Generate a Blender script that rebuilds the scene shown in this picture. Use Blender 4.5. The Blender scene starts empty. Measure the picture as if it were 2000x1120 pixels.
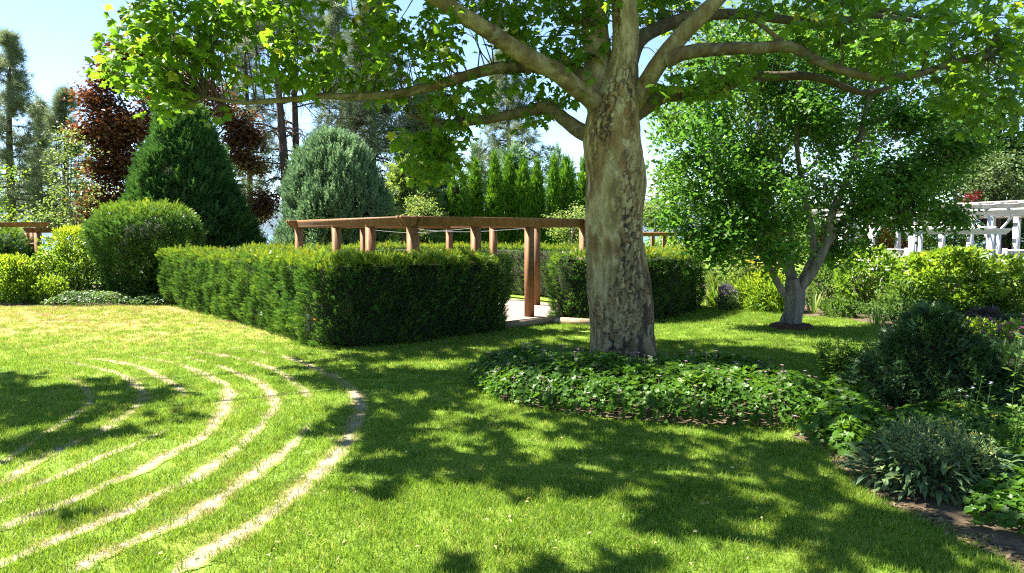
import bpy, math
import numpy as np
from mathutils import Vector

# ------------------------------------------------------------------ camera, light, exposure
SC = bpy.context.scene
COL = SC.collection
CAMZ, FPX, PITCH = 1.7, 1444.0, math.atan(105 / 1444.0)
SUN_AZ, SUN_EL = math.radians(70), math.radians(54)      # azimuth counted to the left of the view direction
SUN = np.array([-math.sin(SUN_AZ) * math.cos(SUN_EL), math.cos(SUN_AZ) * math.cos(SUN_EL), math.sin(SUN_EL)])

cd = bpy.data.cameras.new('camera')
cd.sensor_width = 36.0
cd.lens = 36.0 * FPX / 2000.0
cd.clip_start, cd.clip_end = 0.05, 4000
cam = bpy.data.objects.new('camera', cd)
cam.location = (0, 0, CAMZ)
cam.rotation_euler = (math.pi / 2 - PITCH, 0, 0)
COL.objects.link(cam)
SC.camera = cam

W = bpy.data.worlds.new('World')
SC.world = W
W.use_nodes = True
wn = W.node_tree
bg = wn.nodes['Background']
sky = wn.nodes.new('ShaderNodeTexSky')
sky.sky_type = 'NISHITA'
sky.sun_disc = False
sky.sun_elevation = SUN_EL
sky.sun_rotation = -SUN_AZ
sky.air_density = 0.85
sky.dust_density = 0.1
sky.altitude = 900
sky.ozone_density = 2.2
wn.links.new(sky.outputs[0], bg.inputs[0])
bg.inputs[1].default_value = 0.068

sl = bpy.data.lights.new('sun', 'SUN')
sl.energy = 5.0
sl.angle = math.radians(0.53)
sl.color = (1.0, 0.95, 0.86)
so = bpy.data.objects.new('sun', sl)
so.rotation_euler = Vector(SUN).to_track_quat('Z', 'Y').to_euler()
so.location = (-20, 10, 30)
COL.objects.link(so)

SC.view_settings.view_transform = 'Standard'
SC.view_settings.look = 'None'
SC.view_settings.exposure = 2.3
SC.view_settings.gamma = 1
SC.view_settings.use_curve_mapping = False
SC.render.engine = 'CYCLES'
SC.cycles.max_bounces = 8
SC.cycles.transmission_bounces = 6
SC.cycles.diffuse_bounces = 4
SC.cycles.caustics_reflective = False
SC.cycles.caustics_refractive = False
SC.cycles.use_denoising = False
SC.cycles.filter_width = 1.15

# ------------------------------------------------------------------ picture <-> world
CP, SP = math.cos(PITCH), math.sin(PITCH)
def ray(px, py):
    u, v = (np.asarray(px, float) - 1000) / FPX, (560 - np.asarray(py, float)) / FPX
    return np.stack([u, CP + v * SP, v * CP - SP], -1)
def P(px, py, Y):
    d = ray(px, py)
    return np.array([0, 0, CAMZ]) + d * (np.asarray(Y, float) / d[..., 1])[..., None]
def G(px, py, z=0.0):
    d = ray(px, py)
    return np.array([0, 0, CAMZ]) + d * ((z - CAMZ) / d[..., 2])[..., None]
def proj(p):
    p = np.asarray(p, float) - [0, 0, CAMZ]
    f = p[..., 1] * CP - p[..., 2] * SP
    u = p[..., 1] * SP + p[..., 2] * CP
    return 1000 + FPX * p[..., 0] / f, 560 - FPX * u / f
def inpoly(x, y, poly):
    poly = np.asarray(poly, float)
    ins = np.zeros(np.shape(x), bool)
    j = len(poly) - 1
    for i in range(len(poly)):
        xi, yi = poly[i]; xj, yj = poly[j]
        c = ((yi > y) != (yj > y)) & (x < (xj - xi) * (y - yi) / (yj - yi + 1e-12) + xi)
        ins ^= c
        j = i
    return ins

# ------------------------------------------------------------------ noise
def hash3(i, seed=0):
    i = i.astype(np.int64)
    h = (i[..., 0] * 374761393 + i[..., 1] * 668265263 + i[..., 2] * 2147483647 + seed * 1274126177) & 0xffffffff
    h = ((h ^ (h >> 13)) * 1274126177) & 0xffffffff
    h = ((h ^ (h >> 16)) * 2246822519) & 0xffffffff
    return ((h ^ (h >> 15)) & 0xffffff) / float(0x1000000)
def vnoise(p, seed=0):
    p = np.asarray(p, float)
    i = np.floor(p); f = p - i
    f = f * f * (3 - 2 * f)
    r = 0
    for dx in (0, 1):
        for dy in (0, 1):
            for dz in (0, 1):
                w = (f[..., 0] if dx else 1 - f[..., 0]) * (f[..., 1] if dy else 1 - f[..., 1]) * (f[..., 2] if dz else 1 - f[..., 2])
                r = r + w * hash3(i + [dx, dy, dz], seed)
    return r
def fbm(p, oct=3, seed=0):
    p = np.asarray(p, float)
    return sum(vnoise(p * 2 ** k, seed + k) * 0.5 ** (k + 1) for k in range(oct)) / (1 - 0.5 ** oct)
def worley(p, seed=0):
    p = np.asarray(p, float)
    i = np.floor(p)
    f1 = np.full(p.shape[:-1], 9.0); f2 = f1.copy(); idv = np.zeros(p.shape[:-1])
    for dx in (-1, 0, 1):
        for dy in (-1, 0, 1):
            for dz in (-1, 0, 1):
                c = i + [dx, dy, dz]
                q = c + np.stack([hash3(c, seed + 11), hash3(c, seed + 12), hash3(c, seed + 13)], -1)
                d = np.linalg.norm(q - p, axis=-1)
                nid = hash3(c, seed + 14)
                near = d < f1
                f2 = np.where(near, f1, np.minimum(f2, d))
                idv = np.where(near, nid, idv)
                f1 = np.where(near, d, f1)
    return f1, f2, idv

# ------------------------------------------------------------------ objects
def tag(o, label=None, cat=None, group=None, kind=None):
    if label: o['label'] = label
    if cat: o['category'] = cat
    if group: o['group'] = group
    if kind: o['kind'] = kind
    return o
def thing(name, label, cat, loc=(0, 0, 0), group=None):
    o = bpy.data.objects.new(name, None)
    o.empty_display_size = 0.2
    o.location = [float(v) for v in loc]
    COL.objects.link(o)
    return tag(o, label, cat, group)
def mesh(name, V, F, mat=None, tint=None, attrs=None, smooth=False):
    V = np.ascontiguousarray(V, dtype=np.float32).reshape(-1, 3)
    FL = F if isinstance(F, list) else [F]
    FL = [np.asarray(f, np.int32) for f in FL if len(f)]
    me = bpy.data.meshes.new(name)
    me.vertices.add(len(V)); me.vertices.foreach_set('co', V.ravel())
    nl = sum(f.size for f in FL); npol = sum(len(f) for f in FL)
    me.loops.add(nl); me.polygons.add(npol)
    me.loops.foreach_set('vertex_index', np.concatenate([f.ravel() for f in FL]))
    st, s = [], 0
    for f in FL:
        st.append(s + np.arange(len(f)) * f.shape[1]); s += f.size
    me.polygons.foreach_set('loop_start', np.concatenate(st).astype(np.int32))
    if smooth: me.polygons.foreach_set('use_smooth', np.ones(npol, bool))
    if tint is not None: (attrs := dict(attrs or {}))['tint'] = tint
    for k, a in (attrs or {}).items():
        at = me.attributes.new(k, 'FLOAT', 'POINT')
        at.data.foreach_set('value', np.ascontiguousarray(a, dtype=np.float32))
    me.update(calc_edges=True)
    if mat: me.materials.append(mat)
    return me
def part(name, parent, V, F, mat, tint=None, attrs=None, smooth=False, kind=None, label=None):
    """one mesh object; V in world space"""
    V = np.asarray(V, float).reshape(-1, 3)
    if parent is not None:
        off = np.array(parent.location)
        q = parent.parent
        while q is not None:
            off = off + np.array(q.location); q = q.parent
    else:
        off = np.zeros(3)
    o = bpy.data.objects.new(name, mesh(name, V - off, F, mat, tint, attrs, smooth))
    o.parent = parent
    COL.objects.link(o)
    return tag(o, label, None, None, kind)
class MB:
    def __init__(s): s.V, s.F, s.T, s.n = [], {}, [], 0
    def add(s, V, F, t=0.5):
        V = np.asarray(V, float).reshape(-1, 3)
        for f in (F if isinstance(F, list) else [F]):
            f = np.asarray(f)
            s.F.setdefault(f.shape[1], []).append(f + s.n)
        s.V.append(V); s.T.append(np.broadcast_to(np.asarray(t, float), (len(V),)).copy()); s.n += len(V)
    def box(s, c, sx, sy, sz, ax=(1, 0), t=0.5):
        ax = np.asarray(ax, float); ax = ax / np.linalg.norm(ax); ay = np.array([-ax[1], ax[0]])
        V = []
        for k in (-1, 1):
            for (i, j) in ((-1, -1), (1, -1), (1, 1), (-1, 1)):
                q = ax * i * sx / 2 + ay * j * sy / 2
                V.append([c[0] + q[0], c[1] + q[1], c[2] + k * sz / 2])
        s.add(V, BOXF, t)
    def build(s, name, parent, mat, smooth=False, **k):
        return part(name, parent, np.concatenate(s.V), [np.concatenate(f) for f in s.F.values()], mat, tint=np.concatenate(s.T), smooth=smooth, **k)
BOXF = np.array([[3, 2, 1, 0], [4, 5, 6, 7], [0, 1, 5, 4], [1, 2, 6, 5], [2, 3, 7, 6], [3, 0, 4, 7]])

def spline(pts, n):
    pts = np.asarray(pts, float)
    if len(pts) < 3:
        t = np.linspace(0, 1, n)[:, None]
        return pts[0] * (1 - t) + pts[-1] * t
    q = np.concatenate([[2 * pts[0] - pts[1]], pts, [2 * pts[-1] - pts[-2]]])
    u = np.linspace(0, len(pts) - 1 - 1e-9, n)
    i = u.astype(int); t = (u - i)[:, None]
    a, b, c, d = q[i], q[i + 1], q[i + 2], q[i + 3]
    return 0.5 * ((2 * b) + (c - a) * t + (2 * a - 5 * b + 4 * c - d) * t ** 2 + (3 * b - a - 3 * c + d) * t ** 3)
def tube(pts, rad, seg=8, cap=True):
    pts = np.asarray(pts, float); n = len(pts)
    rad = np.broadcast_to(np.asarray(rad, float), (n,))
    d = np.gradient(pts, axis=0); d /= np.linalg.norm(d, axis=1, keepdims=True) + 1e-9
    ref = np.array([0, 0, 1.0]) if abs(d[:, 2]).mean() < 0.8 else np.array([0, 1.0, 0])
    x = np.cross(d, ref); x /= np.linalg.norm(x, axis=1, keepdims=True) + 1e-9
    y = np.cross(x, d)
    a = np.linspace(0, 2 * np.pi, seg, endpoint=False)
    V = pts[:, None] + rad[:, None, None] * (np.cos(a)[None, :, None] * x[:, None] + np.sin(a)[None, :, None] * y[:, None])
    i = np.arange(n - 1)[:, None] * seg; k = np.arange(seg)[None]
    k2 = (k + 1) % seg
    F = np.stack([i + k, i + k2, i + seg + k2, i + seg + k], -1).reshape(-1, 4)
    V = V.reshape(-1, 3)
    if cap:
        V = np.concatenate([V, pts[-1:]])
        T = np.stack([(n - 1) * seg + np.arange(seg), (n - 1) * seg + (np.arange(seg) + 1) % seg, np.full(seg, n * seg)], -1)
        return V, [F, T]
    return V, [F]
def nrm(v): return v / (np.linalg.norm(v, axis=-1, keepdims=True) + 1e-9)
def frames(yd, zh):
    y = nrm(np.asarray(yd, float)); x = nrm(np.cross(y, zh)); z = np.cross(x, y)
    return np.stack([x, y, z], -1)
class Tmpl:
    def __init__(s, V, F): s.V, s.F = np.asarray(V, float), np.asarray(F, int)
def scatter(T, Pn, R, sc, tint):
    n, k = len(Pn), len(T.V)
    V = Pn[:, None] + np.einsum('nij,kj->nki', R, T.V) * np.broadcast_to(np.asarray(sc, float), (n,))[:, None, None]
    F = (T.F[None] + (np.arange(n) * k)[:, None, None]).reshape(-1, T.F.shape[1])
    return V.reshape(-1, 3), F, np.repeat(np.broadcast_to(tint, (n,)), k)
def rsph(rng, n):
    return nrm(rng.normal(size=(n, 3)))
UP = np.array([0, 0, 1.0])

# leaf templates: base at the origin, axis +y, face normal +z
def fan(outline, c, cz=0.0, droop=0.1):
    o = np.array([[x, y, -droop * (x * x * 2 + y * y)] for x, y in outline])
    V = np.concatenate([[[c[0], c[1], cz]], o])
    n = len(outline)
    return Tmpl(V, [[0, 1 + i, 1 + (i + 1) % n] for i in range(n)])
half = [(0.2, -0.1), (0.44, -0.04), (0.28, 0.16), (0.62, 0.40), (0.50, 0.52), (0.24, 0.5), (0.27, 0.72), (0.12, 0.80)]
T_SYC = fan([(0, 0)] + half + [(0, 1.02)] + [(-x, y) for x, y in half[::-1]], (0, 0.3), 0.05, 0.14)
h2 = [(0.40, 0.02), (0.56, 0.42), (0.22, 0.55)]
T_SYC_LOW = fan([(0, 0)] + h2 + [(0, 1)] + [(-x, y) for x, y in h2[::-1]], (0, 0.3), 0.05, 0.14)
T_GINK = Tmpl([[0, 0, 0], [.5, .55, .05], [.27, .8, -.05], [0, .66, 0.02], [-.27, .8, -.05], [-.5, .55, .05]], [[0, 1, 2], [0, 2, 3], [0, 3, 4], [0, 4, 5]])
T_LEAF = Tmpl([[0, 0, 0], [.26, .42, .09], [0, 1, -.08], [-.26, .42, .09]], [[0, 1, 2], [0, 2, 3]])
T_LANCE = Tmpl([[0, 0, 0], [.1, .3, .1], [0, .33, .06], [-.1, .3, .1], [.1, .68, .08], [0, .7, .04], [-.1, .68, .08], [0, 1, -.12]],
               [[0, 1, 2], [0, 2, 3], [1, 4, 5], [1, 5, 2], [2, 5, 6], [2, 6, 3], [4, 7, 5], [5, 7, 6]])
hg = [(.42, -.1), (.34, .2), (.56, .45), (.32, .58), (.28, .88)]
T_GER = fan([(0, .05)] + hg + [(0, .96)] + [(-x, y) for x, y in hg[::-1]], (0, .32), -0.06, -0.06)
def needles(n, ln, wd, ang, flat=True, axis=0.02, seed=1, full=False):
    rng = np.random.default_rng(seed)
    V, F = [], []
    for i in range(n):
        t = (i + 0.5) / n
        if flat:
            sd = 1 if i % 2 else -1
            d = np.array([sd * math.sin(ang), math.cos(ang), rng.uniform(-.15, .35)])
            s = np.array([0, 1, 0.0])
            b = np.array([0, t * 0.95, 0])
        else:
            a = i * 2.399
            sp = ang * (1 - 0.45 * t)
            d = np.array([math.cos(a) * math.sin(sp), math.cos(sp), math.sin(a) * math.sin(sp)])
            s = np.cross(d, [math.sin(a), 0.2, math.cos(a)]); s /= np.linalg.norm(s)
            b = np.array([0, t * axis, 0]) if not full else np.array([0, t * 0.9, 0])
        l = ln * rng.uniform(.8, 1.15) * (1 - 0.4 * t if flat or full else 1)
        k = len(V)
        V += [b - s * wd / 2, b + s * wd / 2, b + d * l]
        F.append([k, k + 1, k + 2])
    return Tmpl(V, F)
T_YEW = needles(9, .36, .17, 1.0)
T_SPRAY = needles(7, .46, .26, .62, seed=3)
T_PINE = needles(18, 1.0, .055, 1.35, flat=False, axis=0.3, seed=5)
T_BRUSH = needles(13, .32, .085, .75, flat=False, full=True, seed=6)
T_FIR = needles(10, .28, .16, 1.15, seed=8)
def blade_t(w, bend, n=4):
    V, F = [], []
    for i in range(n + 1):
        t = i / n
        ww = w * (1 - t ** 2.2) + 0.002
        y = t; z = -bend * t * t
        V += [[-ww / 2, y, z], [ww / 2, y, z]]
    for i in range(n):
        F.append([2 * i, 2 * i + 1, 2 * i + 3]); F.append([2 * i, 2 * i + 3, 2 * i + 2])
    return Tmpl(V, F)
T_BLADE = blade_t(.07, .55)

# ------------------------------------------------------------------ materials
def newmat(name):
    m = bpy.data.materials.new(name); m.use_nodes = True
    nt = m.node_tree
    nt.nodes.clear()
    out = nt.nodes.new('ShaderNodeOutputMaterial')
    return m, nt, out
def N(nt, typ, **k):
    n = nt.nodes.new(typ)
    for a, b in k.items():
        if a in ('i',):
            for kk, v in b.items(): n.inputs[kk].default_value = v
        else: setattr(n, a, b)
    return n
def ramp(nt, stops, interp='LINEAR'):
    r = nt.nodes.new('ShaderNodeValToRGB')
    r.color_ramp.interpolation = interp
    e = r.color_ramp.elements
    while len(e) < len(stops): e.new(0.5)
    for el, (p, c) in zip(e, stops):
        el.position = p; el.color = (*c, 1)
    return r
def rgb(nt, a, b, f, L, mode='MIX'):
    m = N(nt, 'ShaderNodeMix', data_type='RGBA', blend_type=mode)
    for s, v in ((0, f), (6, a), (7, b)):
        if hasattr(v, 'links'): L(v, m.inputs[s])
        else: m.inputs[s].default_value = v if s == 0 else (*v, 1)
    return m.outputs[2]
def foliage(name, stops, trans=0.42, rough=0.42, tcol=1.9, spec=0.22, warm=(1.12, 1.0, 0.55)):
    m, nt, out = newmat(name); L = nt.links.new
    at = N(nt, 'ShaderNodeAttribute', attribute_name='tint')
    r = ramp(nt, stops); L(at.outputs['Fac'], r.inputs[0])
    tc = N(nt, 'ShaderNodeNewGeometry')
    nz = N(nt, 'ShaderNodeTexNoise', i={'Scale': 3.0, 'Detail': 3}); L(tc.outputs['Position'], nz.inputs[0])
    hv = N(nt, 'ShaderNodeHueSaturation', i={'Saturation': 1.0})
    mp = N(nt, 'ShaderNodeMapRange', i={3: 0.72, 4: 1.28}); L(nz.outputs[0], mp.inputs[0])
    L(mp.outputs[0], hv.inputs['Value']); L(r.outputs[0], hv.inputs['Color'])
    pb = N(nt, 'ShaderNodeBsdfPrincipled', i={'Roughness': rough, 'Specular IOR Level': spec})
    L(hv.outputs[0], pb.inputs['Base Color'])
    tl = N(nt, 'ShaderNodeBsdfTranslucent')
    tm = rgb(nt, hv.outputs[0], tuple(tcol * c for c in warm), 1.0, L, 'MULTIPLY')
    L(tm, tl.inputs[0])
    mx = N(nt, 'ShaderNodeMixShader', i={0: trans})
    L(pb.outputs[0], mx.inputs[1]); L(tl.outputs[0], mx.inputs[2]); L(mx.outputs[0], out.inputs[0])
    return m
def plain(name, stops, scale=8, rough=0.8, bump=0.3, stretch=(1, 1, 1), detail=6, spec=0.3, bdist=0.02):
    m, nt, out = newmat(name); L = nt.links.new
    tc = N(nt, 'ShaderNodeTexCoord')
    mp = N(nt, 'ShaderNodeMapping', i={'Scale': stretch}); L(tc.outputs['Object'], mp.inputs[0])
    nz = N(nt, 'ShaderNodeTexNoise', i={'Scale': scale, 'Detail': detail, 'Roughness': .65}); L(mp.outputs[0], nz.inputs[0])
    r = ramp(nt, stops); L(nz.outputs[0], r.inputs[0])
    pb = N(nt, 'ShaderNodeBsdfPrincipled', i={'Roughness': rough, 'Specular IOR Level': spec})
    L(r.outputs[0], pb.inputs['Base Color'])
    bp = N(nt, 'ShaderNodeBump', i={'Strength': bump, 'Distance': bdist}); L(nz.outputs[0], bp.inputs['Height'])
    L(bp.outputs[0], pb.inputs['Normal']); L(pb.outputs[0], out.inputs[0])
    return m
M = {}
M['syc'] = foliage('sycamore_leaf', [(0, (.055, .125, .012)), (.5, (.095, .19, .016)), (.85, (.15, .24, .020)), (1, (.24, .27, .03))], .5, .38, 2.2)
M['gink'] = foliage('ginkgo_leaf', [(0, (.035, .105, .018)), (.6, (.070, .165, .026)), (1, (.13, .25, .03))], .42, .38, 2.1)
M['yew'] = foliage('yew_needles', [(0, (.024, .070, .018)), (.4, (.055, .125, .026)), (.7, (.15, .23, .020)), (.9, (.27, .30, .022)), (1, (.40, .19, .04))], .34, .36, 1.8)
M['cypress'] = foliage('cypress_sprays', [(0, (.022, .072, .022)), (.6, (.042, .115, .030)), (1, (.10, .19, .035))], .28, .45, 1.6)
M['mugo'] = foliage('blue_green_needles', [(0, (.065, .13, .070)), (.6, (.125, .215, .110)), (1, (.23, .33, .16))], .3, .45, 1.5, warm=(1, 1, .8))
M['arbor'] = foliage('arborvitae_sprays', [(0, (.036, .11, .012)), (.6, (.072, .175, .016)), (1, (.14, .26, .022))], .36, .45, 1.9)
M['pine'] = foliage('pine_needles', [(0, (.075, .11, .075)), (.6, (.14, .18, .105)), (1, (.24, .28, .14))], .3, .45, 1.5, warm=(1, 1, .8))
M['copper'] = foliage('copper_leaf', [(0, (.050, .023, .016)), (.6, (.125, .058, .028)), (1, (.28, .14, .055))], .35, .35, 1.6, warm=(1.2, .85, .6))
M['red'] = foliage('red_maple_leaf', [(0, (.09, .012, .016)), (.6, (.17, .025, .025)), (1, (.26, .12, .03))], .3, .4, 1.0, warm=(1.2, .8, .6))
M['orange'] = foliage('orange_green_leaf', [(0, (.25, .05, .02)), (.4, (.32, .18, .03)), (1, (.22, .28, .03))], .4, .4, 1.6)
M['bright'] = foliage('bright_leaf', [(0, (.060, .135, .020)), (.5, (.12, .22, .022)), (1, (.26, .33, .028))], .42, .4, 1.8)
M['mid'] = foliage('mid_green_leaf', [(0, (.035, .085, .022)), (.6, (.075, .15, .03)), (1, (.15, .23, .04))], .38, .4, 1.7)
M['pale'] = foliage('pale_leaf', [(0, (.085, .15, .045)), (.6, (.16, .24, .065)), (1, (.28, .34, .11))], .38, .45, 1.6)
M['geran'] = foliage('geranium_leaf', [(0, (.040, .100, .010)), (.6, (.070, .155, .013)), (.9, (.13, .22, .02)), (1, (.24, .25, .05))], .38, .42, 1.7)
M['sage'] = foliage('sage_leaf', [(0, (.060, .115, .050)), (.6, (.115, .18, .068)), (1, (.23, .27, .09))], .25, .6, 1.4)
M['fir'] = foliage('dwarf_fir_needles', [(0, (.016, .042, .012)), (.6, (.034, .080, .020)), (1, (.085, .15, .04))], .15, .4, 1.3)
M['grass'] = foliage('grass_blades', [(0, (.080, .160, .015)), (.45, (.138, .232, .024)), (.75, (.215, .285, .040)), (1, (.36, .30, .12))], .45, .45, 1.7, spec=.3, warm=(1.1, 1, .7))
M['straw'] = foliage('dry_grass', [(0, (.30, .24, .11)), (1, (.45, .37, .2))], .25, .6, 1.2)
M['deadleaf'] = foliage('dead_leaf', [(0, (.12, .08, .04)), (1, (.27, .20, .11))], .2, .7, 1.2)
M['pink'] = foliage('pink_petals', [(0, (.42, .06, .30)), (1, (.62, .20, .45))], .35, .5, 1.2, warm=(1, 1, 1))
M['palepink'] = foliage('pale_pink_petals', [(0, (.45, .22, .32)), (1, (.60, .42, .45))], .35, .5, 1.1, warm=(1, 1, 1))
M['lilac'] = foliage('lilac_florets', [(0, (.12, .11, .13)), (1, (.22, .19, .22))], .3, .5, 1.1, warm=(1, 1, 1))
M['yellowfl'] = foliage('yellow_petals', [(0, (.60, .42, .03)), (1, (.75, .60, .05))], .35, .5, 1.1, warm=(1, 1, 1))
M['whitefl'] = foliage('white_blue_petals', [(0, (.30, .35, .46)), (1, (.45, .48, .52))], .3, .5, 1.0, warm=(1, 1, 1))
M['inner'] = plain('inner_twig_shade', [(.3, (.016, .020, .008)), (.7, (.032, .034, .014))], 30, .95, .8, bdist=.06)  # inner twigs with the shade inside dense foliage painted in as near-black
M['dusk'] = foliage('dusky_purple_leaf', [(0, (.05, .036, .034)), (1, (.10, .080, .070))], .3, .5, 1.2, warm=(1, 1, 1))
M['twig'] = plain('twig_bark', [(.3, (.055, .042, .030)), (.7, (.12, .095, .07))], 20, .9, .4)
M['darkbark'] = plain('pine_bark', [(.3, (.035, .022, .017)), (.5, (.075, .048, .036)), (.75, (.14, .095, .07))], 6, .95, .8, (1, 1, .25))
M['greybark'] = plain('grey_bark', [(.3, (.07, .058, .045)), (.5, (.15, .13, .105)), (.75, (.28, .25, .21))], 9, .9, 1.0, (1, 1, .18), bdist=.05)
M['wood'] = plain('brown_stained_timber', [(.22, (.115, .052, .020)), (.5, (.20, .095, .036)), (.78, (.285, .145, .064))], 11, .66, .25, (1, 1, .35), detail=9)
M['white'] = plain('white_painted_timber', [(.2, (.42, .42, .42)), (.5, (.58, .58, .58)), (.8, (.66, .66, .66))], 6, .5, .08)
M['roofwood'] = plain('weathered_pink_grey_timber', [(.3, (.42, .35, .31)), (.7, (.60, .52, .47))], 9, .8, .2)
M['greylat'] = plain('grey_white_lattice', [(.3, (.46, .47, .46)), (.7, (.62, .62, .60))], 7, .6, .1)
M['edging'] = plain('weathered_edging_board', [(.3, (.20, .14, .09)), (.7, (.34, .25, .17))], 9, .85, .3)
M['soil'] = plain('bed_soil', [(.25, (.040, .028, .016)), (.5, (.085, .062, .035)), (.68, (.17, .125, .075)), (.8, (.27, .21, .14))], 14, .95, .8, detail=10)
M['chips'] = plain('wood_chip_gravel', [(.25, (.13, .09, .07)), (.5, (.25, .19, .155)), (.75, (.40, .33, .285))], 38, .9, 1.0, detail=4)
M['trackgravel'] = plain('pale_bare_track', [(.25, (.15, .115, .07)), (.5, (.27, .22, .145)), (.75, (.42, .365, .28))], 24, .95, .8, detail=8)
M['redmulch'] = plain('red_mulch', [(.3, (.035, .017, .010)), (.6, (.080, .036, .022)), (.8, (.15, .085, .06))], 22, .9, 1.0)
M['wire'] = plain('galvanised_wire', [(.3, (.22, .22, .22)), (.7, (.32, .32, .32))], 5, .4, .0)
M['blackcable'] = plain('black_cable', [(.3, (.02, .02, .02)), (.7, (.03, .03, .03))], 5, .6, .0)
M['ball'] = plain('seed_ball', [(.3, (.055, .030, .018)), (.7, (.12, .065, .035))], 60, .95, .8)
M['hill'] = plain('hazed_forest_hillside', [(.3, (.045, .075, .10)), (.5, (.06, .09, .115)), (.7, (.085, .11, .12))], .02, 1, 0)  # blue of distance haze mixed into the forest colour
M['stone'] = plain('pale_stone', [(.3, (.30, .27, .23)), (.7, (.50, .46, .40))], 12, .9, .6)

# plane-tree bark: plate colours and cracks come with the mesh as the plates do
def make_bark():
    m, nt, out = newmat('plane_tree_bark'); L = nt.links.new
    a = N(nt, 'ShaderNodeAttribute', attribute_name='plate')
    c = N(nt, 'ShaderNodeAttribute', attribute_name='crack')
    g = N(nt, 'ShaderNodeAttribute', attribute_name='grey')
    r = ramp(nt, [(0, (.11, .078, .030)), (.2, (.18, .133, .056)), (.38, (.275, .212, .095)), (.5, (.37, .30, .165)), (.6, (.25, .19, .085)), (.72, (.195, .115, .045)), (.84, (.12, .085, .040)), (1, (.40, .335, .21))])
    L(a.outputs['Fac'], r.inputs[0])
    tc = N(nt, 'ShaderNodeTexCoord')
    mp = N(nt, 'ShaderNodeMapping', i={'Scale': (1, 1, .3)}); L(tc.outputs['Object'], mp.inputs[0])
    nz = N(nt, 'ShaderNodeTexNoise', i={'Scale': 26, 'Detail': 8, 'Roughness': .7}); L(mp.outputs[0], nz.inputs[0])
    mr = N(nt, 'ShaderNodeMapRange', i={1: .25, 2: .75, 3: .55, 4: 1.4}); L(nz.outputs[0], mr.inputs[0])
    col = rgb(nt, r.outputs[0], (.054, .044, .024), g.outputs['Fac'], L)
    hv = N(nt, 'ShaderNodeHueSaturation'); L(col, hv.inputs['Color']); L(mr.outputs[0], hv.inputs['Value'])
    col2 = rgb(nt, hv.outputs[0], (.045, .032, .022), c.outputs['Fac'], L)
    pb = N(nt, 'ShaderNodeBsdfPrincipled', i={'Roughness': .85, 'Specular IOR Level': .25})
    L(col2, pb.inputs['Base Color'])
    bp = N(nt, 'ShaderNodeBump', i={'Strength': .6, 'Distance': .012}); L(nz.outputs[0], bp.inputs['Height'])
    L(bp.outputs[0], pb.inputs['Normal']); L(pb.outputs[0], out.inputs[0])
    return m
M['bark'] = make_bark()

def make_lawn():
    m, nt, out = newmat('mown_lawn'); L = nt.links.new
    tc = N(nt, 'ShaderNodeTexCoord')
    n1 = N(nt, 'ShaderNodeTexNoise', i={'Scale': .9, 'Detail': 5, 'Roughness': .6}); L(tc.outputs['Object'], n1.inputs[0])
    n2 = N(nt, 'ShaderNodeTexNoise', i={'Scale': 28, 'Detail': 6, 'Roughness': .7}); L(tc.outputs['Object'], n2.inputs[0])
    at = N(nt, 'ShaderNodeAttribute', attribute_name='dry')
    ad = N(nt, 'ShaderNodeMath', operation='ADD'); L(n1.outputs[0], ad.inputs[0]); L(at.outputs['Fac'], ad.inputs[1])
    r = ramp(nt, [(.3, (.095, .17, .017)), (.55, (.155, .23, .026)), (.8, (.24, .27, .05)), (1.0, (.36, .30, .115))])
    L(ad.outputs[0], r.inputs[0])
    mr = N(nt, 'ShaderNodeMapRange', i={1: .25, 2: .75, 3: .55, 4: 1.45}); L(n2.outputs[0], mr.inputs[0])
    hv = N(nt, 'ShaderNodeHueSaturation'); L(r.outputs[0], hv.inputs['Color']); L(mr.outputs[0], hv.inputs['Value'])
    pb = N(nt, 'ShaderNodeBsdfPrincipled', i={'Roughness': .9, 'Specular IOR Level': .15})
    L(hv.outputs[0], pb.inputs['Base Color'])
    bp = N(nt, 'ShaderNodeBump', i={'Strength': .9, 'Distance': .03}); L(n2.outputs[0], bp.inputs['Height'])
    L(bp.outputs[0], pb.inputs['Normal']); L(pb.outputs[0], out.inputs[0])
    return m
M['lawn'] = make_lawn()

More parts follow.
